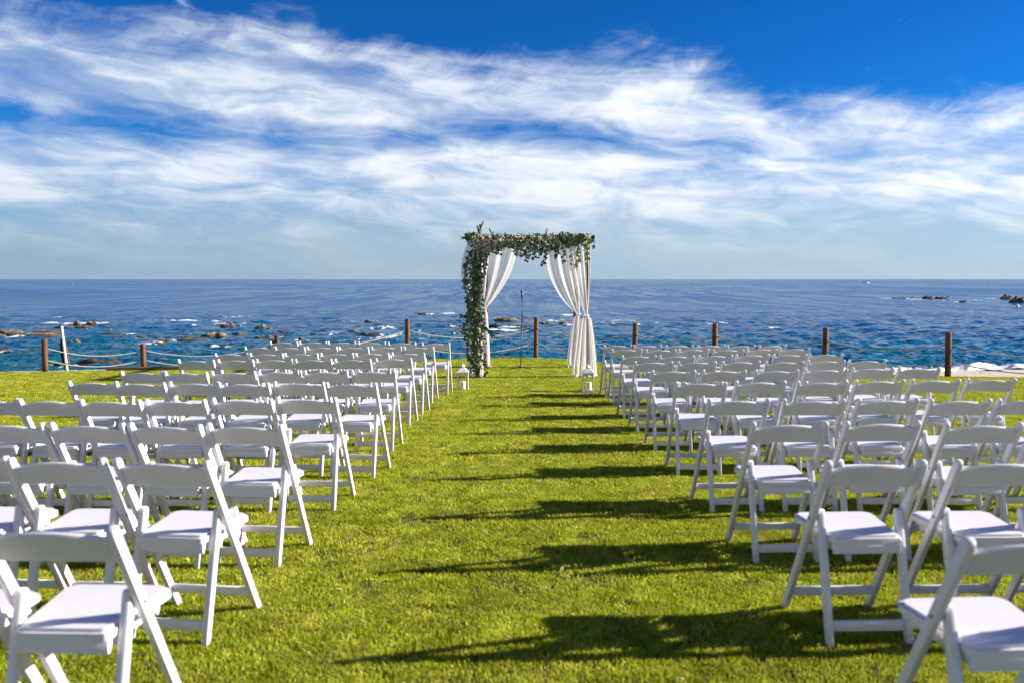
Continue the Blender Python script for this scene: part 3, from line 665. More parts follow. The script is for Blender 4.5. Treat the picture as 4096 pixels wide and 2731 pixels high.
for na_, nb_, a, b in zip(PN, PN[1:], FP, FP[1:]):
    for fr_, lab in ((.72, 'upper'), (.36, 'lower')):
        bm = bmesh.new(); pts = []; sag = .055 * abs(b[0] - a[0]) + .05
        for i in range(25):
            t = i / 24; za = a[2] + a[3] * fr_; zb = b[2] + b[3] * fr_
            x = a[0] + (b[0] - a[0]) * t; y = a[1] + (b[1] - a[1]) * t
            pts.append((x, y, max(za + (zb - za) * t - sag * 4 * t * (1 - t), lawn_z(x, y) + .03)))
        o = mesh_obj('rope', tube(bm, pts, .0125, 6), M_ROPE, None, True)
        tag(o, f'{lab} white rope from {na_} to {nb_}', 'rope', f'{lab} ropes of the lawn edge fence')
# squared timbers laid along the edge
for x0, x1, y0, y1, lab in ((428, 795, 1483, 1478, 'long brown edging timber lying where the lawn meets the sand'), (797, 812, 1477.5, 1477, 'short pale end piece butted against the long edging timber')):
    a, b = P(x0, y0), P(x1, y1); d = b - a; ln = d.length
    bm = bevel(box(bmesh.new(), (ln / 2, 0, .045), (ln, .14, .11)), .01)
    o = mesh_obj('edging_timber', bm, M_TIMBER); o.location = a - Vector((0, 0, .02)); o.rotation_euler = (0, -math.asin(d.z / ln), math.atan2(d.y, d.x)); tag(o, lab, 'timber')
# flag pole with a limp flag
fb = P(258, 1485); ft = PY(247, 1311, fb.y + .3)
fl = empty('flag_pole', (fb.x, fb.y + .12, fb.z - .05)); top = ft - fl.location
mesh_obj('pole', tube(bmesh.new(), [(0, 0, 0), top * .5, top], [.028, .027, .025], 10), M_WHITEMETAL, fl, True)
mesh_obj('pole_cap', lathe(bmesh.new(), [(.03, 0), (.03, .02), (0, .035)], 10, top), M_WHITEMETAL, fl, True)
for nm, mm, x0, z0, z1, w in (('flag', M_FLAG, -.028, -.19, -.98, .075), ('flag_stripe', M_FLAGRED, .012, -.10, -.70, .035)):
    V = []; nr, nc = 18, 7
    for i in range(nr):
        t = i / (nr - 1)
        for j in range(nc):
            u = j / (nc - 1); V.append((top.x * (1 + (z0 + (z1 - z0) * t) / max(top.z, .1)) + x0 - w * u * (.45 + .55 * math.sin(3.1 * t + .25)) * (1 if nm == 'flag' else -1), top.y - .03 + .022 * math.sin(9 * u + 3 * t), top.z + z0 + (z1 - z0) * t - .10 * u))
    o = mesh_obj(nm, from_np(nm, V, grid_faces(nr, nc)), mm, fl, True)
tag(fl, 'slim white pole with a limp dark and red flag beside a rope post', 'flag')

# ------------------------------------------------------------------ wedding arch
Z3 = 2.0907
def z3(x, y): return 1750 + x / Z3, 850 + y / Z3
YF = P(*z3(1240, 1372)).y; YR = P(*z3(1120, 1290)).y
def af(x, y, yy=None): return PY(*z3(x, y), YF if yy is None else yy)
TOPZ = af(700, 192).z
XFL, XFR, XRL, XRR = af(335, 1370).x, af(1243, 1370).x, af(405, 1290, YR).x, af(1150, 1290, YR).x
arch = empty('wedding_arch', ((XFL + XFR) / 2, (YF + YR) / 2, GZ((YF + YR) / 2)))
ao = arch.location
def apart(nm, c, s): mesh_obj(nm, bevel(box(bmesh.new(), Vector(c) - ao, s), .006), M_ARCH, arch)
for x, y in ((XFL, YF), (XFR, YF), (XRL, YR), (XRR, YR)):
    zb = GZ(y) - .02; apart('post', (x, y, (zb + TOPZ - .082) / 2), (.085, .085, TOPZ - .082 - zb))
apart('beam', ((XFL + XFR) / 2, YF, TOPZ - .04), (XFR - XFL + .30, .07, .078)); apart('beam', ((XRL + XRR) / 2, YR, TOPZ - .04), (XRR - XRL + .30, .07, .078))
for xa, xb in ((XFL, XRL), (XFR, XRR)):
    d = Vector((xb - xa, YR - YF - .074, 0)); mesh_obj('side_beam', bevel(box(bmesh.new(), Vector(((xa + xb) / 2, (YF + YR) / 2, TOPZ - .04)) - ao, (.065, d.length, .07), Matrix.Rotation(-math.atan2(d.x, d.y), 3, 'Z')), .006), M_ARCH, arch)
tag(arch, 'dark wooden four-post wedding arch standing on the lawn facing the sea', 'arch')

def drape(lab, yy, xa, xb, tie, ba, bb, folds, seed, pin=.0, pout=1.9, belly=0.0, pool=.10, band=True, slit=None):
    """tied-back curtain: xa..xb on the beam, gathered at tie (x, z), falling to ba..bb on the grass; pout sets how far the free edge hangs out"""
    r_ = random.Random(seed); NS, NU, NL = 60, 34, 30; V = []; zg = GZ(yy) + .012
    ph = [r_.uniform(0, 6.28) for _ in range(6)]
    def fold(s, t, A):
        env = .55 + .6 * math.sin(5.3 * s + ph[4]) ** 2
        return A * env * (1.15 * math.sin(2 * math.pi * folds * .72 * s + ph[0] + 1.6 * math.sin(4.1 * s + ph[1]) + .9 * t * math.sin(7 * s + ph[5])) + .28 * math.sin(2 * math.pi * folds * 1.9 * s + ph[2] + 1.4 * t + math.sin(9 * s)) + .25 * math.sin(2 * math.pi * folds * .6 * s + ph[3] + 2.2 * t))
    for i in range(NU):
        t = i / (NU - 1)
        for j in range(NS):
            s = j / (NS - 1); p = 1.0 + (pout - 1) * s + pin * (1 - s)
            w = t ** p; sx_ = s if slit is None else (s * .55 if s < slit else s)
            x = (xa + (xb - xa) * sx_) * (1 - w) + (tie[0] + (s - .5) * .075 * (1 if xb > xa else -1)) * w
            x += belly * math.sin(math.pi * t) * (1 - s)
            z = TOPZ - .02 + (tie[1] - TOPZ + .02) * t - .05 * s * math.sin(math.pi * t) * (abs(xb - xa))
            y = yy - .105 + fold(s, t, .026 * (1 - .35 * t)) + .03 * math.sin(math.pi * t)
            V.append((x + .006 * math.sin(31 * s + 4 * t), y, z))
    for i in range(1, NL):
        t = i / (NL - 1)
        for j in range(NS):
            s = j / (NS - 1); w = min(1, .18 + .90 * t ** .6) if t > .04 else .18 * t / .04
            x = (tie[0] + (s - .5) * .075 * (1 if xb > xa else -1)) * (1 - w) + (ba + (bb - ba) * s) * w
            z = tie[1] + (zg - tie[1]) * t
            V.append((x, yy - .105 + fold(s, 1 + .3 * t, .018 + .022 * t), z))
    for i in range(1, 6):                                          # hem puddled on the grass
        t = i / 5
        for j in range(NS):
            s = j / (NS - 1); q = fold(s, 1.3, .040)
            V.append((ba + (bb - ba) * s + pool * t * (s - .5) * 1.1, yy - .105 + q - pool * t * (.6 + .9 * (math.sin(9 * s + ph[4]) * .5 + .5)), zg + .04 * math.sin(math.pi * t) * (1 + math.sin(23 * s + ph[5])) - .004 * t))
    V = [(v[0], v[1] + .42 * (v[0] - tie[0]), v[2]) for v in V]          # the breeze swings the free edges round towards the sun
    e = empty('curtain', (tie[0], yy, TOPZ)); fcs = grid_faces(NU + NL - 1 + 5, NS)
    if slit is not None:                                            # the panel is parted over the post
        jc = int(math.ceil(slit * (NS - 1))) - 1; fcs = fcs[~((fcs[:, 0] % NS == jc) & (fcs[:, 0] // NS < NU - 5))]
    me = from_np('curtain_panel', [Vector(v) - e.location for v in V], fcs)
    mesh_obj('panel', me, M_CLOTH, e, True)
    if band:
        bm = bmesh.new(); ring = [(tie[0] + .056 * math.cos(a), yy - .08 + .085 * math.sin(a), tie[1] + .006 * math.sin(2 * a)) for a in [2 * math.pi * k / 20 for k in range(21)]]
        mesh_obj('tie_band', tube(bm, [Vector(p) - e.location for p in ring], .010, 6, False), M_CLOTH, e, True)
    tag(e, lab, 'curtain', 'white curtains tied back on the arch'); return e
TZF, TZR = af(1240, 858).z, af(1175, 848, YR).z
drape('sheer white curtain tied at the bare front post of the arch', YF, af(1275, 250).x, af(1040, 250).x, (af(1240, 858).x, TZF), af(1342, 1370).x, af(1118, 1370).x, 4.6, 3, .2, 1.35, .02, .13, slit=.22)
drape('sheer white curtain tied at the bare rear post of the arch', YR, af(1185, 300, YR).x, af(895, 300, YR).x, (af(1176, 848, YR).x, TZR), af(1172, 1285, YR).x, af(1078, 1285, YR).x, 3.9, 5, .1, 2.5, 0, .06)
drape('sheer white curtain swept across behind the garlanded post of the arch', YR, af(365, 300, YR).x, af(672, 300, YR).x, (af(392, 805, YR).x, af(392, 805, YR).z), af(372, 1285, YR).x, af(440, 1285, YR).x, 4.1, 8, .1, 1.75, 0, .16)
drape('white curtain hanging under the leafy garland on the arch post', YF, af(275, 250).x, af(400, 250).x, (af(325, 820).x, af(325, 820).z), af(248, 1370).x, af(385, 1370).x, 3.2, 11, .5, 1.3, -.20, .11)

# ------------------------------------------------------------------ garland of eucalyptus and roses
gar = empty('flower_garland', (XFL, YF - .05, GZ(YF))); go_ = Vector(gar.location)
def leaf_mesh(name, L_, W_, m, rnd_tip):
    bm = bmesh.new(); N = 6; mid = []; lf = []; rt = []
    for i in range(N + 1):
        t = i / N; w = W_ / 2 * (math.sin(math.pi * min(1, t ** rnd_tip)) ** .75 if 0 < t < 1 else 0.0); zc = -.18 * L_ * t * t
        mid.append(bm.verts.new((0, t * L_, zc)))
        if 0 < i < N: lf.append(bm.verts.new((-w, t * L_, zc + .16 * w))); rt.append(bm.verts.new((w, t * L_, zc + .16 * w)))
    for side in (lf, rt):
        bm.faces.new((mid[0], mid[1], side[0])); bm.faces.new((mid[N - 1], mid[N], side[-1]))
        for i in range(N - 2): bm.faces.new((mid[i + 1], mid[i + 2], side[i + 1], side[i]))
    bmesh.ops.recalc_face_normals(bm, faces=bm.faces)
    me = bpy.data.meshes.new(name); bm.to_mesh(me); bm.free(); me.materials.append(m); return me
LM = [leaf_mesh('round_leaf', .058, .050, M_LEAF, .85), leaf_mesh('oval_leaf', .070, .040, M_LEAF, .8), leaf_mesh('pointed_leaf', .085, .026, M_LEAF, .7), leaf_mesh('bright_leaf', .062, .048, M_LEAF2, .85)]
grnd = random.Random(5); LV = []
def put_leaf(p, spread=1.0, kinds=(0, 0, 1, 0, 3), dirn=None, size=None):
    d = dirn if dirn is not None else Vector((grnd.gauss(0, 1), grnd.gauss(-.5, .7), grnd.gauss(-.35, .8)))
    d = d.normalized(); up = Vector((grnd.gauss(0, .6), -1 + grnd.gauss(0, .6), grnd.gauss(.25, .6))); x = d.cross(up)
    if x.length < 1e-3: x = Vector((1, 0, 0))
    x.normalize(); z = x.cross(d); sc = size or grnd.uniform(.6, 1.35)
    m = Matrix((x, d, z)).transposed().to_4x4() @ Matrix.Diagonal((sc, sc, sc, 1)); m.translation = p
    LV.append((p.y + grnd.gauss(0, .06), grnd.choice(kinds), m))
bx_ = [250, 300, 330, 420, 470, 520, 560, 610, 640, 700, 740, 800, 850, 880, 950, 1000, 1060, 1100, 1160, 1225, 1265]
bot_ = [235, 300, 345, 350, 335, 325, 292, 300, 330, 372, 385, 372, 365, 345, 320, 330, 295, 285, 262, 285, 300]
for _ in range(1350):                                              # along the beam
    x = grnd.uniform(255, 1262); b = np.interp(x, bx_, bot_); t = grnd.random() ** 1.15
    y = 186 + (b - 186) * t; put_leaf(af(x, y) + Vector((0, grnd.gauss(-.17 - .10 * (x > 1000), .06) + .03 * t, 0)), kinds=(0, 0, 1, 1, 0, 3, 2))
cy_ = [330, 450, 600, 800, 1000, 1150, 1250, 1345]; cl_ = [275, 300, 292, 262, 262, 258, 270, 320]; cr_ = [425, 372, 368, 372, 385, 385, 372, 350]
for _ in range(1450):                                              # down the post
    y = grnd.uniform(320, 1345) if grnd.random() < .85 else grnd.uniform(320, 900); a, b = np.interp(y, cy_, cl_), np.interp(y, cy_, cr_)
    if y > 1220 and grnd.random() < .55: continue
    x = (a + b) / 2 + (b - a) / 2 * max(-1.1, min(1.1, grnd.gauss(0, .55))); put_leaf(af(x, y) + Vector((0, grnd.gauss(-.25, .05), 0)))
STR = []
def strand(pts, n, kinds=(0, 0, 1), sz=None, w=9):
    W = [af(x, y) + Vector((0, grnd.uniform(-.28, -.18), 0)) for x, y in pts]; STR.append(W)
    for k in range(n):
        t = (k + grnd.random()) / n * (len(W) - 1); i = min(int(t), len(W) - 2); p = W[i].lerp(W[i + 1], t - i)
        put_leaf(p, kinds=kinds, size=sz, dirn=Vector((grnd.choice((-1, 1)) * grnd.uniform(.3, 1), grnd.gauss(-.3, .5), grnd.gauss(-.5, .5))))
for a, n in (([(900, 300), (905, 370), (870, 445)], 26), ([(960, 290), (1000, 330), (970, 380)], 22), ([(1060, 280), (1050, 350), (1045, 435)], 10), ([(1090, 270), (1112, 360), (1100, 438)], 9),
             ([(1150, 250), (1172, 340), (1170, 400), (1145, 465)], 26), ([(1230, 240), (1240, 330), (1245, 430)], 30), ([(1255, 215), (1298, 240), (1308, 305)], 10), ([(735, 330), (742, 402)], 10), ([(770, 360), (800, 385), (832, 378)], 9), ([(660, 300), (650, 370)], 8),
             ([(300, 300), (255, 400), (222, 470)], 24), ([(290, 340), (245, 430), (240, 560), (228, 640)], 36), ([(300, 400), (262, 520), (255, 640), (245, 720), (285, 790)], 40), ([(330, 380), (300, 500), (290, 640), (262, 745)], 36), ([(255, 460), (232, 560), (214, 568)], 10),
             ([(405, 350), (408, 430), (395, 500), (378, 545)], 34), ([(250, 840), (235, 960), (225, 1062)], 16), ([(262, 900), (225, 935), (188, 945)], 9), ([(250, 860), (212, 862)], 7), ([(375, 940), (420, 975), (468, 1022)], 26), ([(395, 1160), (405, 1250), (408, 1352)], 20), ([(300, 1230), (285, 1330)], 14), ([(330, 1250), (345, 1360)], 12), ([(255, 1010), (258, 1120), (270, 1230)], 20),
             ([(520, 300), (500, 320), (525, 345)], 10)):
    strand(a, n)
for a, n, sz in (([(350, 195), (362, 150), (372, 112)], 9, 1.25), ([(345, 190), (340, 130)], 5, 1.1), ([(300, 225), (260, 205), (228, 212)], 10, 1.2), ([(298, 235), (255, 228)], 6, 1.1), ([(905, 200), (915, 150)], 6, .8), ([(450, 195), (445, 160)], 3, 1.0), ([(320, 230), (300, 255)], 4, 1.1)):
    W = [af(x, y) + Vector((0, -.15, 0)) for x, y in a]; STR.append(W)
    for k in range(n):
        t = (k + .5) / n * (len(W) - 1); i = min(int(t), len(W) - 2); p = W[i].lerp(W[i + 1], t - i); dd = (W[i + 1] - W[i]).normalized()
        put_leaf(p, kinds=(2, 2, 3), size=sz, dirn=dd + Vector((grnd.gauss(0, .45), grnd.gauss(0, .3), grnd.gauss(0, .3))))
LV.sort(key=lambda q: q[0])
front, back = LV[:300], LV[300:]
inv = Matrix.Translation(-go_)
for _, k, m in front:
    o = bpy.data.objects.new('leaf', LM[k]); C.objects.link(o); o.parent = gar; o.matrix_local = inv @ m
for mi, nm in ((M_LEAF, 'foliage'), (M_LEAF2, 'bright_foliage')):
    bmV = []; fc3 = []
    for _, k, m in back:
        if LM[k].materials[0] is not mi: continue
        me = LM[k]; off = len(bmV); mm = inv @ m
        bmV += [mm @ v.co for v in me.vertices]
        for p in me.polygons:
            vs = list(p.vertices)
            for i in range(1, len(vs) - 1): fc3.append((off + vs[0], off + vs[i], off + vs[i + 1]))
    tag(mesh_obj(nm, from_np(nm, bmV, fc3), mi, gar), kind='stuff')
bm = bmesh.new()
for W in STR: tube(bm, [w - go_ for w in W], .0022, 4)
for y0, y1, x_ in ((330, 1300, 330), (330, 1250, 345), (330, 1200, 310)): tube(bm, [af(x_ + 8 * math.sin(k), y0 + (y1 - y0) * k / 9) + Vector((0, -.22, 0)) - go_ for k in range(10)], .006, 5)
for y_ in (215, 232): tube(bm, [af(270 + 980 * k / 9, y_ + 8 * math.sin(2 * k)) + Vector((0, -.14, 0)) - go_ for k in range(10)], .006, 5)
tag(mesh_obj('stems', bm, M_STEM, gar), kind='stuff')
def rose_mesh(name, m):
    bm = bmesh.new(); rr = random.Random(3)
    for ring, (n, r0, r1, h0, h1) in enumerate(((1, .0, .010, .010, .030), (4, .008, .017, .004, .029), (5, .014, .025, .0, .025), (6, .020, .034, -.004, .018), (6, .024, .040, -.008, .008))):
        for k in range(n):
            a0 = 2 * math.pi * (k + .37 * ring) / n; wd = 2 * math.pi / n * .72 if n > 1 else math.pi; N = 5; lo = []; md_ = []; hi = []
            for i in range(N):
                u = i / (N - 1) * 2 - 1; a = a0 + u * wd; drop_ = (1 - u * u)
                lo.append(bm.verts.new((r0 * .6 * math.cos(a), r0 * .6 * math.sin(a), h0 - .006)))
                md_.append(bm.verts.new(((r0 + (r1 - r0) * .75) * math.cos(a), (r0 + (r1 - r0) * .75) * math.sin(a), h0 + (h1 - h0) * (.45 + .25 * drop_))))
                rt = r1 * (1.02 + .10 * drop_) if ring else r1 * .55
                hi.append(bm.verts.new((rt * math.cos(a), rt * math.sin(a), h0 + (h1 - h0) * (.72 + .28 * drop_) - (.004 * drop_ if ring > 2 else 0))))
            for A, B in ((lo, md_), (md_, hi)):
                for i in range(N - 1): bm.faces.new((A[i], A[i + 1], B[i + 1], B[i]))
    me = bpy.data.meshes.new(name); bm.to_mesh(me); bm.free(); me.materials.append(m); me.polygons.foreach_set('use_smooth', [True] * len(me.polygons)); return me
RM = {k: rose_mesh('rose_' + k, m) for k, m in M_ROSE.items()}
def z4(x, y): return 1820 + x / 5.2267, 880 + y / 5.2267
def z5(x, y): return 2080 + x / 4.9, 880 + y / 4.9
roses = [('white', *z4(567, 375), 38), ('white', *z4(466, 432), 36), ('white', *z4(665, 470), 48), ('white', *z4(525, 540), 32), ('white', *z4(436, 580), 40), ('white', *z4(625, 590), 54), ('white', *z4(840, 465), 40), ('white', *z4(820, 560), 40), ('white', *z4(710, 605), 44), ('white', *z4(735, 390), 30), ('white', *z4(590, 682), 32), ('white', *z4(1345, 335), 30), ('white', *z4(950, 445), 38), ('white', *z4(462, 690), 24),
 ('pink', *z4(567, 440), 40), ('pink', *z4(730, 500), 32), ('pink', *z4(500, 625), 38), ('pink', *z4(650, 655), 38), ('blush', *z4(955, 350), 44), ('white', *z5(590, 335), 30), ('white', *z5(365, 350), 28), ('white', *z5(130, 480), 38), ('white', *z5(205, 590), 32), ('blush', *z5(1275, 300), 40), ('blush', *z5(1295, 395), 42), ('white', *z5(1250, 440), 30), ('white', *z5(740, 450), 30), ('white', *z5(470, 440), 26)]
roses += [('white', *z3(x_, y_), 26) for x_, y_ in ((560, 250), (620, 225), (690, 300), (770, 330), (800, 260), (860, 215), (985, 240), (1060, 225), (1120, 240), (345, 420), (352, 520), (320, 640), (348, 740), (330, 880), (352, 985), (318, 1090), (345, 1180), (390, 1080), (270, 560), (262, 700))]
for kd, px, py, rp in roses:
    p = PY(px, py, YF - .33 - .03 * grnd.random()); s_ = 1.15 * rp / 5.2267 * (YF - .2) / F / .040
    q = Vector((grnd.gauss(.65, .3), -1, grnd.gauss(.35, .25))).to_track_quat('Z', 'Y') @ Quaternion((0, 0, 1), grnd.uniform(0, 6))
    o = bpy.data.objects.new('rose', RM[kd]); C.objects.link(o); o.parent = gar; o.location = p - go_; o.rotation_mode = 'QUATERNION'; o.rotation_quaternion = q; o.scale = (s_, s_, s_)
    o['label'] = {'white': 'ivory rose', 'pink': 'pink rose', 'blush': 'peach blush rose'}[kd]
bm = bmesh.new()                                                   # sprays of tiny white filler blossom
for _ in range(420):
    if grnd.random() < .62: x = grnd.uniform(300, 1240); p = af(x, grnd.uniform(200, np.interp(x, bx_, bot_)))
    else: y = grnd.uniform(330, 1230); p = af(np.interp(y, cy_, cl_) + grnd.random() * 110, y)
    p = p + Vector((0, grnd.uniform(-.33, -.22), 0)) - go_; r_ = grnd.uniform(.007, .016)
    for k in range(3): bmesh.ops.create_icosphere(bm, subdivisions=1, radius=r_, matrix=Matrix.Translation(p + Vector((grnd.gauss(0, r_), grnd.gauss(0, r_), grnd.gauss(0, r_)))))
tag(mesh_obj('filler_blossom', bm, M_ROSE['white'], gar), kind='stuff')
tag(gar, 'eucalyptus garland with ivory and pink roses trailing over the wooden arch', 'garland')

# ------------------------------------------------------------------ lanterns with candles
def lantern(px, py, lab, clab, rz, cdx):
    p = P(px, py); e = empty('lantern', (p.x, p.y, p.z), (0, 0, rz)); h = .092; B = M_WHITEMETAL
    mesh_obj('base', bevel(box(bmesh.new(), (0, 0, .013), (.188, .188, .026)), .004), B, e)
    for sx in (-1, 1):
        for sy in (-1, 1): mesh_obj('corner_post', bevel(box(bmesh.new(), (sx * .081, sy * .081, .1605), (.018, .018, .269)), .003), B, e)
    mesh_obj('top_plate', bevel(box(bmesh.new(), (0, 0, .302), (.190, .190, .014)), .004), B, e)
    for a in range(4):                                              # arched head, sill and pane of each side
        rot = Matrix.Rotation(a * math.pi / 2, 4, 'Z'); bm = bmesh.new(); V0 = []; V1 = []
        for i in range(13):
            x = -.072 + .144 * i / 12; u = x / .072; zlow = .262 + .022 * (1 - u * u) - .030 * abs(u) ** 6
            V0.append((x, zlow)); V1.append((x, .295))
        for yo in (-.078, -.070):
            pass
        A = [[bm.verts.new(rot @ Vector((x, yo, z))) for x, z in V] for yo in (-.0795, -.070) for V in (V0, V1)]
        for i in range(12):
            bm.faces.new((A[0][i], A[0][i + 1], A[1][i + 1], A[1][i])); bm.faces.new((A[2][i], A[3][i], A[3][i + 1], A[2][i + 1])); bm.faces.new((A[0][i], A[2][i], A[2][i + 1], A[0][i + 1]))
        bmesh.ops.recalc_face_normals(bm, faces=bm.faces); mesh_obj('arched_head', bm, B, e)
        bm = bmesh.new(); box(bm, (0, -.075, .034), (.142, .010, .016)); bm.transform(rot); mesh_obj('sill', bm, B, e)
        bm = bmesh.new(); box(bm, (0, -.066, .168), (.142, .002, .252)); bm.transform(rot); mesh_obj('glass_pane', bm, M_GLASS, e)
    prof = [(.098, .310), (.096, .318), (.060, .362), (.034, .378)]; bm = bmesh.new(); rings = []
    for r_, z in prof: rings.append([bm.verts.new((sx * r_, sy * r_, z)) for sx, sy in ((-1, -1), (1, -1), (1, 1), (-1, 1))])
    for a, b in zip(rings, rings[1:]):
        for k in range(4): bm.faces.new((a[k], a[(k + 1) % 4], b[(k + 1) % 4], b[k]))
    bm.faces.new(rings[0][::-1]); bm.faces.new(rings[-1]); rf = mesh_obj('roof', bevel(bm, .003, 1), B, e)
    mesh_obj('vent', bevel(box(bmesh.new(), (0, 0, .392), (.054, .054, .030)), .003), B, rf)
    mesh_obj('cap', lathe(bmesh.new(), [(.040, .406), (.036, .414), (.014, .430), (.008, .440), (.0, .446)], 4), B, rf)
    bm = bmesh.new(); tube(bm, [(.022 * math.cos(a), .004, .452 + .022 * math.sin(a)) for a in [2 * math.pi * k / 16 for k in range(17)]], .0025, 5, False); mesh_obj('ring', bm, B, e)
    tag(e, lab, 'lantern', 'white lanterns at the head of the aisle')
    c = empty('candle', (p.x + cdx, p.y, p.z + .027)); r_ = .043
    mesh_obj('wax', lathe(bmesh.new(), [(r_ * .97, 0), (r_, .006), (r_, .132), (r_ * .93, .138), (r_ * .6, .132), (0, .130)], 22), M_WAX, c, True)
    mesh_obj('wick', tube(bmesh.new(), [(0, 0, .128), (.001, 0, .140), (.003, 0, .148)], .0015, 5), M_WICK, c)
    tag(c, clab, 'candle', 'pillar candles inside the lanterns')
lantern(*z3(212, 1492), 'white metal lantern in full sun beside the garlanded arch post', 'thick ivory candle inside the sunlit lantern by the garlanded post', .02, 0)
lantern(*z3(1258, 1500), 'white metal lantern standing in chair shadow before the bare curtain', 'thick ivory candle inside the shaded lantern before the bare curtain', -.05, .012)

# ------------------------------------------------------------------ microphone on a stand
mb = P(*z3(697, 1316)); ms = empty('microphone_stand', mb); mt = PY(*z3(708, 735), mb.y) - mb
mesh_obj('hub', lathe(bmesh.new(), [(.018, .045), (.032, .05), (.034, .085), (.018, .11), (.014, .13)], 12), M_BLACK, ms, True)
for a in (176, 4, 262):
    d = Vector((math.cos(R(a)), math.sin(R(a)), 0)); lg = mesh_obj('leg', tube(bmesh.new(), [d * .025 + Vector((0, 0, .066)), d * .16 + Vector((0, 0, .040)), d * .29 + Vector((0, 0, .014))], .0085, 7), M_BLACK, ms, True)
    mesh_obj('rubber_foot', tube(bmesh.new(), [d * .285 + Vector((0, 0, .016)), d * .315 + Vector((0, 0, .010))], .012, 7), M_BLACK, lg, True)
pm = mt * .62
mesh_obj('lower_tube', tube(bmesh.new(), [(0, 0, .12), pm], .0105, 8), M_BLACK, ms, True)
mesh_obj('clutch', lathe(bmesh.new(), [(.012, -.03), (.018, -.025), (.018, .03), (.011, .04)], 10, pm), M_BLACK, ms, True)
mesh_obj('upper_tube', tube(bmesh.new(), [pm, mt], .0075, 8), M_BLACK, ms, True)
mesh_obj('clip', tube(bmesh.new(), [mt - Vector((0, 0, .02)), mt + Vector((-.002, -.01, .045))], [.012, .018], 8), M_BLACK, ms, True)
tag(ms, 'thin black microphone stand on tripod legs under the arch', 'microphone stand')
mo = mb + mt + Vector((-.002, -.006, .03)); mc = empty('microphone', mo); ax = Vector((-.055, -.25, 1)).normalized()
mesh_obj('handle', tube(bmesh.new(), [ax * -.02, ax * .05, ax * .135], [.012, .0155, .021], 10), M_BLACK, mc, True)
bm = bmesh.new(); bmesh.ops.create_uvsphere(bm, u_segments=16, v_segments=10, radius=.034, matrix=Matrix.Translation(ax * .165)); mesh_obj('grille', bm, M_GRILLE, mc, True)
cab = [ax * -.02, Vector((.012, -.03, -.06)), Vector((.014, -.022, -.26)), Vector((.017, -.02, -.42)), Vector((.03, -.02, -.66)), Vector((.036, -.018, -.76))]
mesh_obj('cable', tube(bmesh.new(), cab, .005, 6), M_BLACK, mc, True)
tag(mc, 'black handheld microphone with round mesh head clipped on the stand', 'microphone')

# ------------------------------------------------------------------ rocks in the shallows
def rock(cx, cy, hw, h, dk, seed, lab, grp):
    r_ = random.Random(seed); NA, NR = 40, 13; V = []; hd = max(.35, hw * r_.uniform(.30, .55)); nlump = max(2, int(hw / .8))
    lumps = [(r_.uniform(-.75, .75), r_.uniform(-.3, .3), r_.uniform(.35, 1.0), r_.uniform(.15, .38)) for _ in range(nlump + 1)]
    for i in range(NR):
        q = i / (NR - 1)
        for j in range(NA):
            a = 2 * math.pi * j / NA; wob = 1 + .22 * mnoise.noise(Vector((math.cos(a) * 1.6 + seed, math.sin(a) * 1.6, 0)))
            u, v = math.cos(a) * q * wob, math.sin(a) * q * wob
            z = max((A * math.exp(-((u - lu) ** 2 + ((v - lv) * .8) ** 2) / (s_ * s_)) for lu, lv, A, s_ in lumps))
            pv = Vector((u * hw * 1.1 + seed, v * hd * 1.5, 3)); nz = mnoise.noise(pv) + .6 * mnoise.noise(pv * 2.3) + .4 * mnoise.noise(pv * 5.1)
            z = .82 * h * (min(.85, .55 + .4 * z) + .75 * nz) * (1 - q ** 8) - .50 * q ** 8 + .05
            V.append((u * hw * 1.12, v * hd, z))
    F_ = []
    for i in range(NR - 1):
        for j in range(NA): F_.append((i * NA + j, (i + 1) * NA + j, (i + 1) * NA + (j + 1) % NA, i * NA + (j + 1) % NA))
    o = mesh_obj('sea_rock', from_np('sea_rock', V, F_), M_ROCKD if dk else M_ROCK); o.location = (cx, cy, SEA + .05)
    tag(o, lab, 'rock', grp)
for i, (cx, cy, hw, h, dk) in enumerate(rk):
    if i < 2: lab, grp = 'pale tan rock with white surf breaking right over it', 'surf-washed rocks'
    elif cy > 230: lab, grp = 'dark craggy rock ringed with foam far off the shore', 'dark rocks far off the shore'
    elif dk: lab, grp = 'dark weedy rock lying low in the shallows', 'dark rocks in the shallows'
    elif hw > 1.75: lab, grp = 'long low tan reef ledge in the shallows', 'long reef ledges in the shallows'
    else: lab, grp = 'small tan reef rock poking out of the shallows', 'small reef rocks in the shallows'
    rock(cx, cy, hw, h, dk, 100 + i, lab, grp)

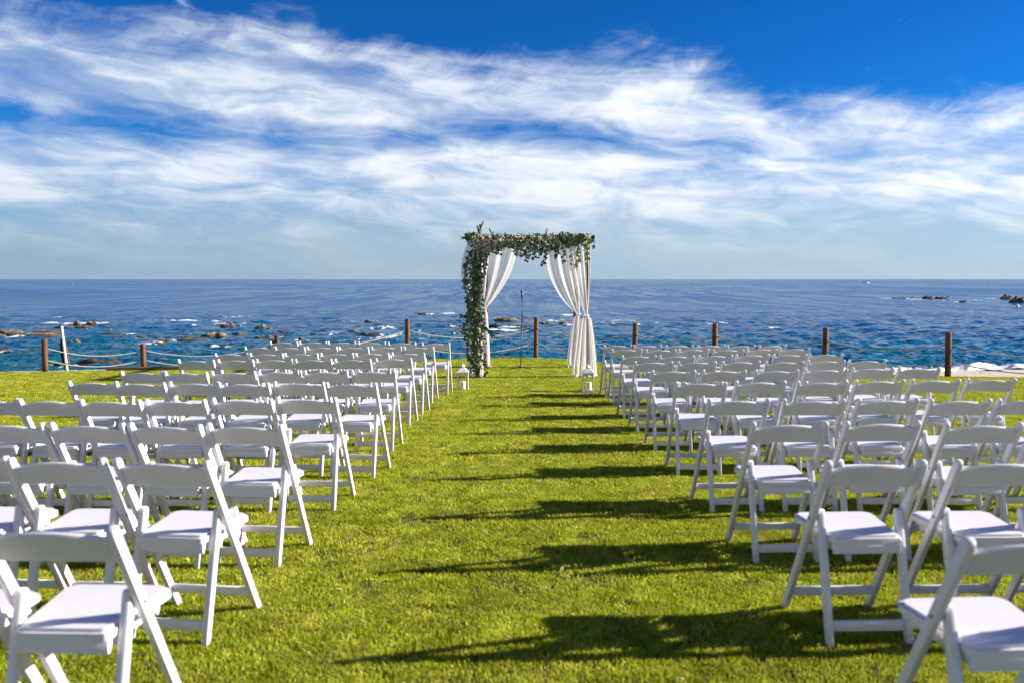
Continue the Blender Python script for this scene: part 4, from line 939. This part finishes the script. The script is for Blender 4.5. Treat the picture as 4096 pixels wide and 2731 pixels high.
# ------------------------------------------------------------------ boats on the horizon
M_HULL = mat('white_gelcoat', (.80, .80, .78), .3, .5, .06, 2.); M_NAVY = mat('navy_canvas', (.03, .06, .13), .7, .3, .2, 3.); M_TINT = mat('tinted_glazing', (.02, .03, .04), .1, .6, .2, 3.)
def boat(loc, L_, rz, lab, cabin, canopy):
    e = empty('motor_boat', loc, (0, 0, rz)); N = 12; bm = bmesh.new(); W = L_ * .15; Hh = L_ * .11; rg = []
    for i in range(N + 1):
        t = i / N; x = (t - .5) * L_; w = W * (1 - max(0, (t - .45) / .55) ** 2.2) + .02; sh = Hh * (1 + .45 * t * t)
        rg.append([bm.verts.new(p) for p in ((x, -w, sh), (x + .02 * t, -w * .82, .12 * Hh), (x, 0, -.35 * Hh), (x + .02 * t, w * .82, .12 * Hh), (x, w, sh), (x, 0, sh * .93))])
    for a, b in zip(rg, rg[1:]):
        for k in range(6): bm.faces.new((a[k], a[(k + 1) % 6], b[(k + 1) % 6], b[k]))
    bm.faces.new(rg[0]); bm.faces.new(rg[-1][::-1]); bmesh.ops.recalc_face_normals(bm, faces=bm.faces); mesh_obj('hull', bm, M_HULL, e)
    if cabin:
        bm = prism_x([(-.12 * L_, Hh * .9), (.22 * L_, Hh * 1.1), (.10 * L_, Hh * 2.1), (-.10 * L_, Hh * 2.1)], -W * .62, W * .62); bm.transform(Matrix.Rotation(-math.pi / 2, 4, 'Z')); ca = mesh_obj('cabin', bevel(bm, .05 * Hh), M_HULL, e)
        bm = prism_x([(-.09 * L_, Hh * 1.5), (.155 * L_, Hh * 1.5), (.105 * L_, Hh * 1.95), (-.09 * L_, Hh * 1.95)], -W * .64, W * .64); bm.transform(Matrix.Rotation(-math.pi / 2, 4, 'Z')); mesh_obj('window', bm, M_TINT, ca)
        mesh_obj('rail', tube(bmesh.new(), [(.2 * L_, -W * .7, Hh * 1.7), (.46 * L_, 0, Hh * 2.0), (.2 * L_, W * .7, Hh * 1.7)], .03, 5), M_HULL, e)
    if canopy:
        cn = mesh_obj('canopy', bevel(box(bmesh.new(), (-.18 * L_, 0, Hh * 2.75), (.34 * L_, W * 1.5, Hh * .18)), .04 * Hh), M_NAVY, e)
        for sx in (-.33, -.04):
            for sy in (-.6, .6): mesh_obj('canopy_pole', tube(bmesh.new(), [(sx * L_, sy * W, Hh * .8), (sx * L_, sy * W, Hh * 2.68)], .04, 6), M_HULL, e)
        mesh_obj('outboard_motor', bevel(box(bmesh.new(), (-.52 * L_, 0, Hh * .75), (.07 * L_, .05 * L_, Hh * 1.3)), .03), M_NAVY, e)
    tag(e, lab, 'boat'); return e
def far_sea(px, dist): return Vector(((px - CX) / F * dist, dist, SEA))
boat(far_sea(3461, 1250), 9.5, R(8), 'white cabin motor boat with dark blue canopy far out past the rocks', True, True)
boat(far_sea(290, 1000), 5.5, R(-50), 'tiny white open boat far out above the surf-washed rocks', False, False)
bu = mesh_obj('mooring_buoy', lathe(bmesh.new(), [(0, -.25), (.25, -.12), (.34, .08), (.25, .3), (.08, .42), (.06, .6), (0, .62)], 14), M_HULL, None, True); bu.location = PS(4070, 1228) + Vector((0, 0, .05)); tag(bu, 'small white round buoy floating before the dark far rocks', 'buoy')
bk = mesh_obj('marker_buoy', lathe(bmesh.new(), [(0, -.3), (.5, -.1), (.6, .15), (.35, .5), (.1, .7), (0, .72)], 12), M_NAVY, None, True); bk.location = far_sea(3434, 1050); tag(bk, 'tiny dark marker buoy astern of the far cabin motor boat', 'buoy')

# ------------------------------------------------------------------ dry leaf litter blown over the lawn
M_DRY = leaf_mat('dry_leaf', (.42, .31, .14), (.60, .50, .28), .8, .15); lr = random.Random(17); V_ = []; F_ = []
for _ in range(170):
    y = lr.uniform(2.6, 16); x = lr.uniform(-.55, .55) * y; m = Matrix.Translation((x, y, float(LZ(x, y)) + .020)) @ Matrix.Rotation(lr.uniform(0, 6.28), 4, 'Z') @ Matrix.Rotation(lr.gauss(0, .4), 4, 'X') @ Matrix.Diagonal((lr.uniform(.25, .55),) * 3 + (1,))
    me = LM[1]; off = len(V_); V_ += [m @ v.co for v in me.vertices]
    for p in me.polygons:
        vs = list(p.vertices)
        for i in range(1, len(vs) - 1): F_.append((off + vs[0], off + vs[i], off + vs[i + 1]))
tag(mesh_obj('leaf_litter', from_np('leaf_litter', V_, F_), M_DRY), 'scattered dry tan leaf scraps lying on the lawn', 'leaf litter', kind='stuff')
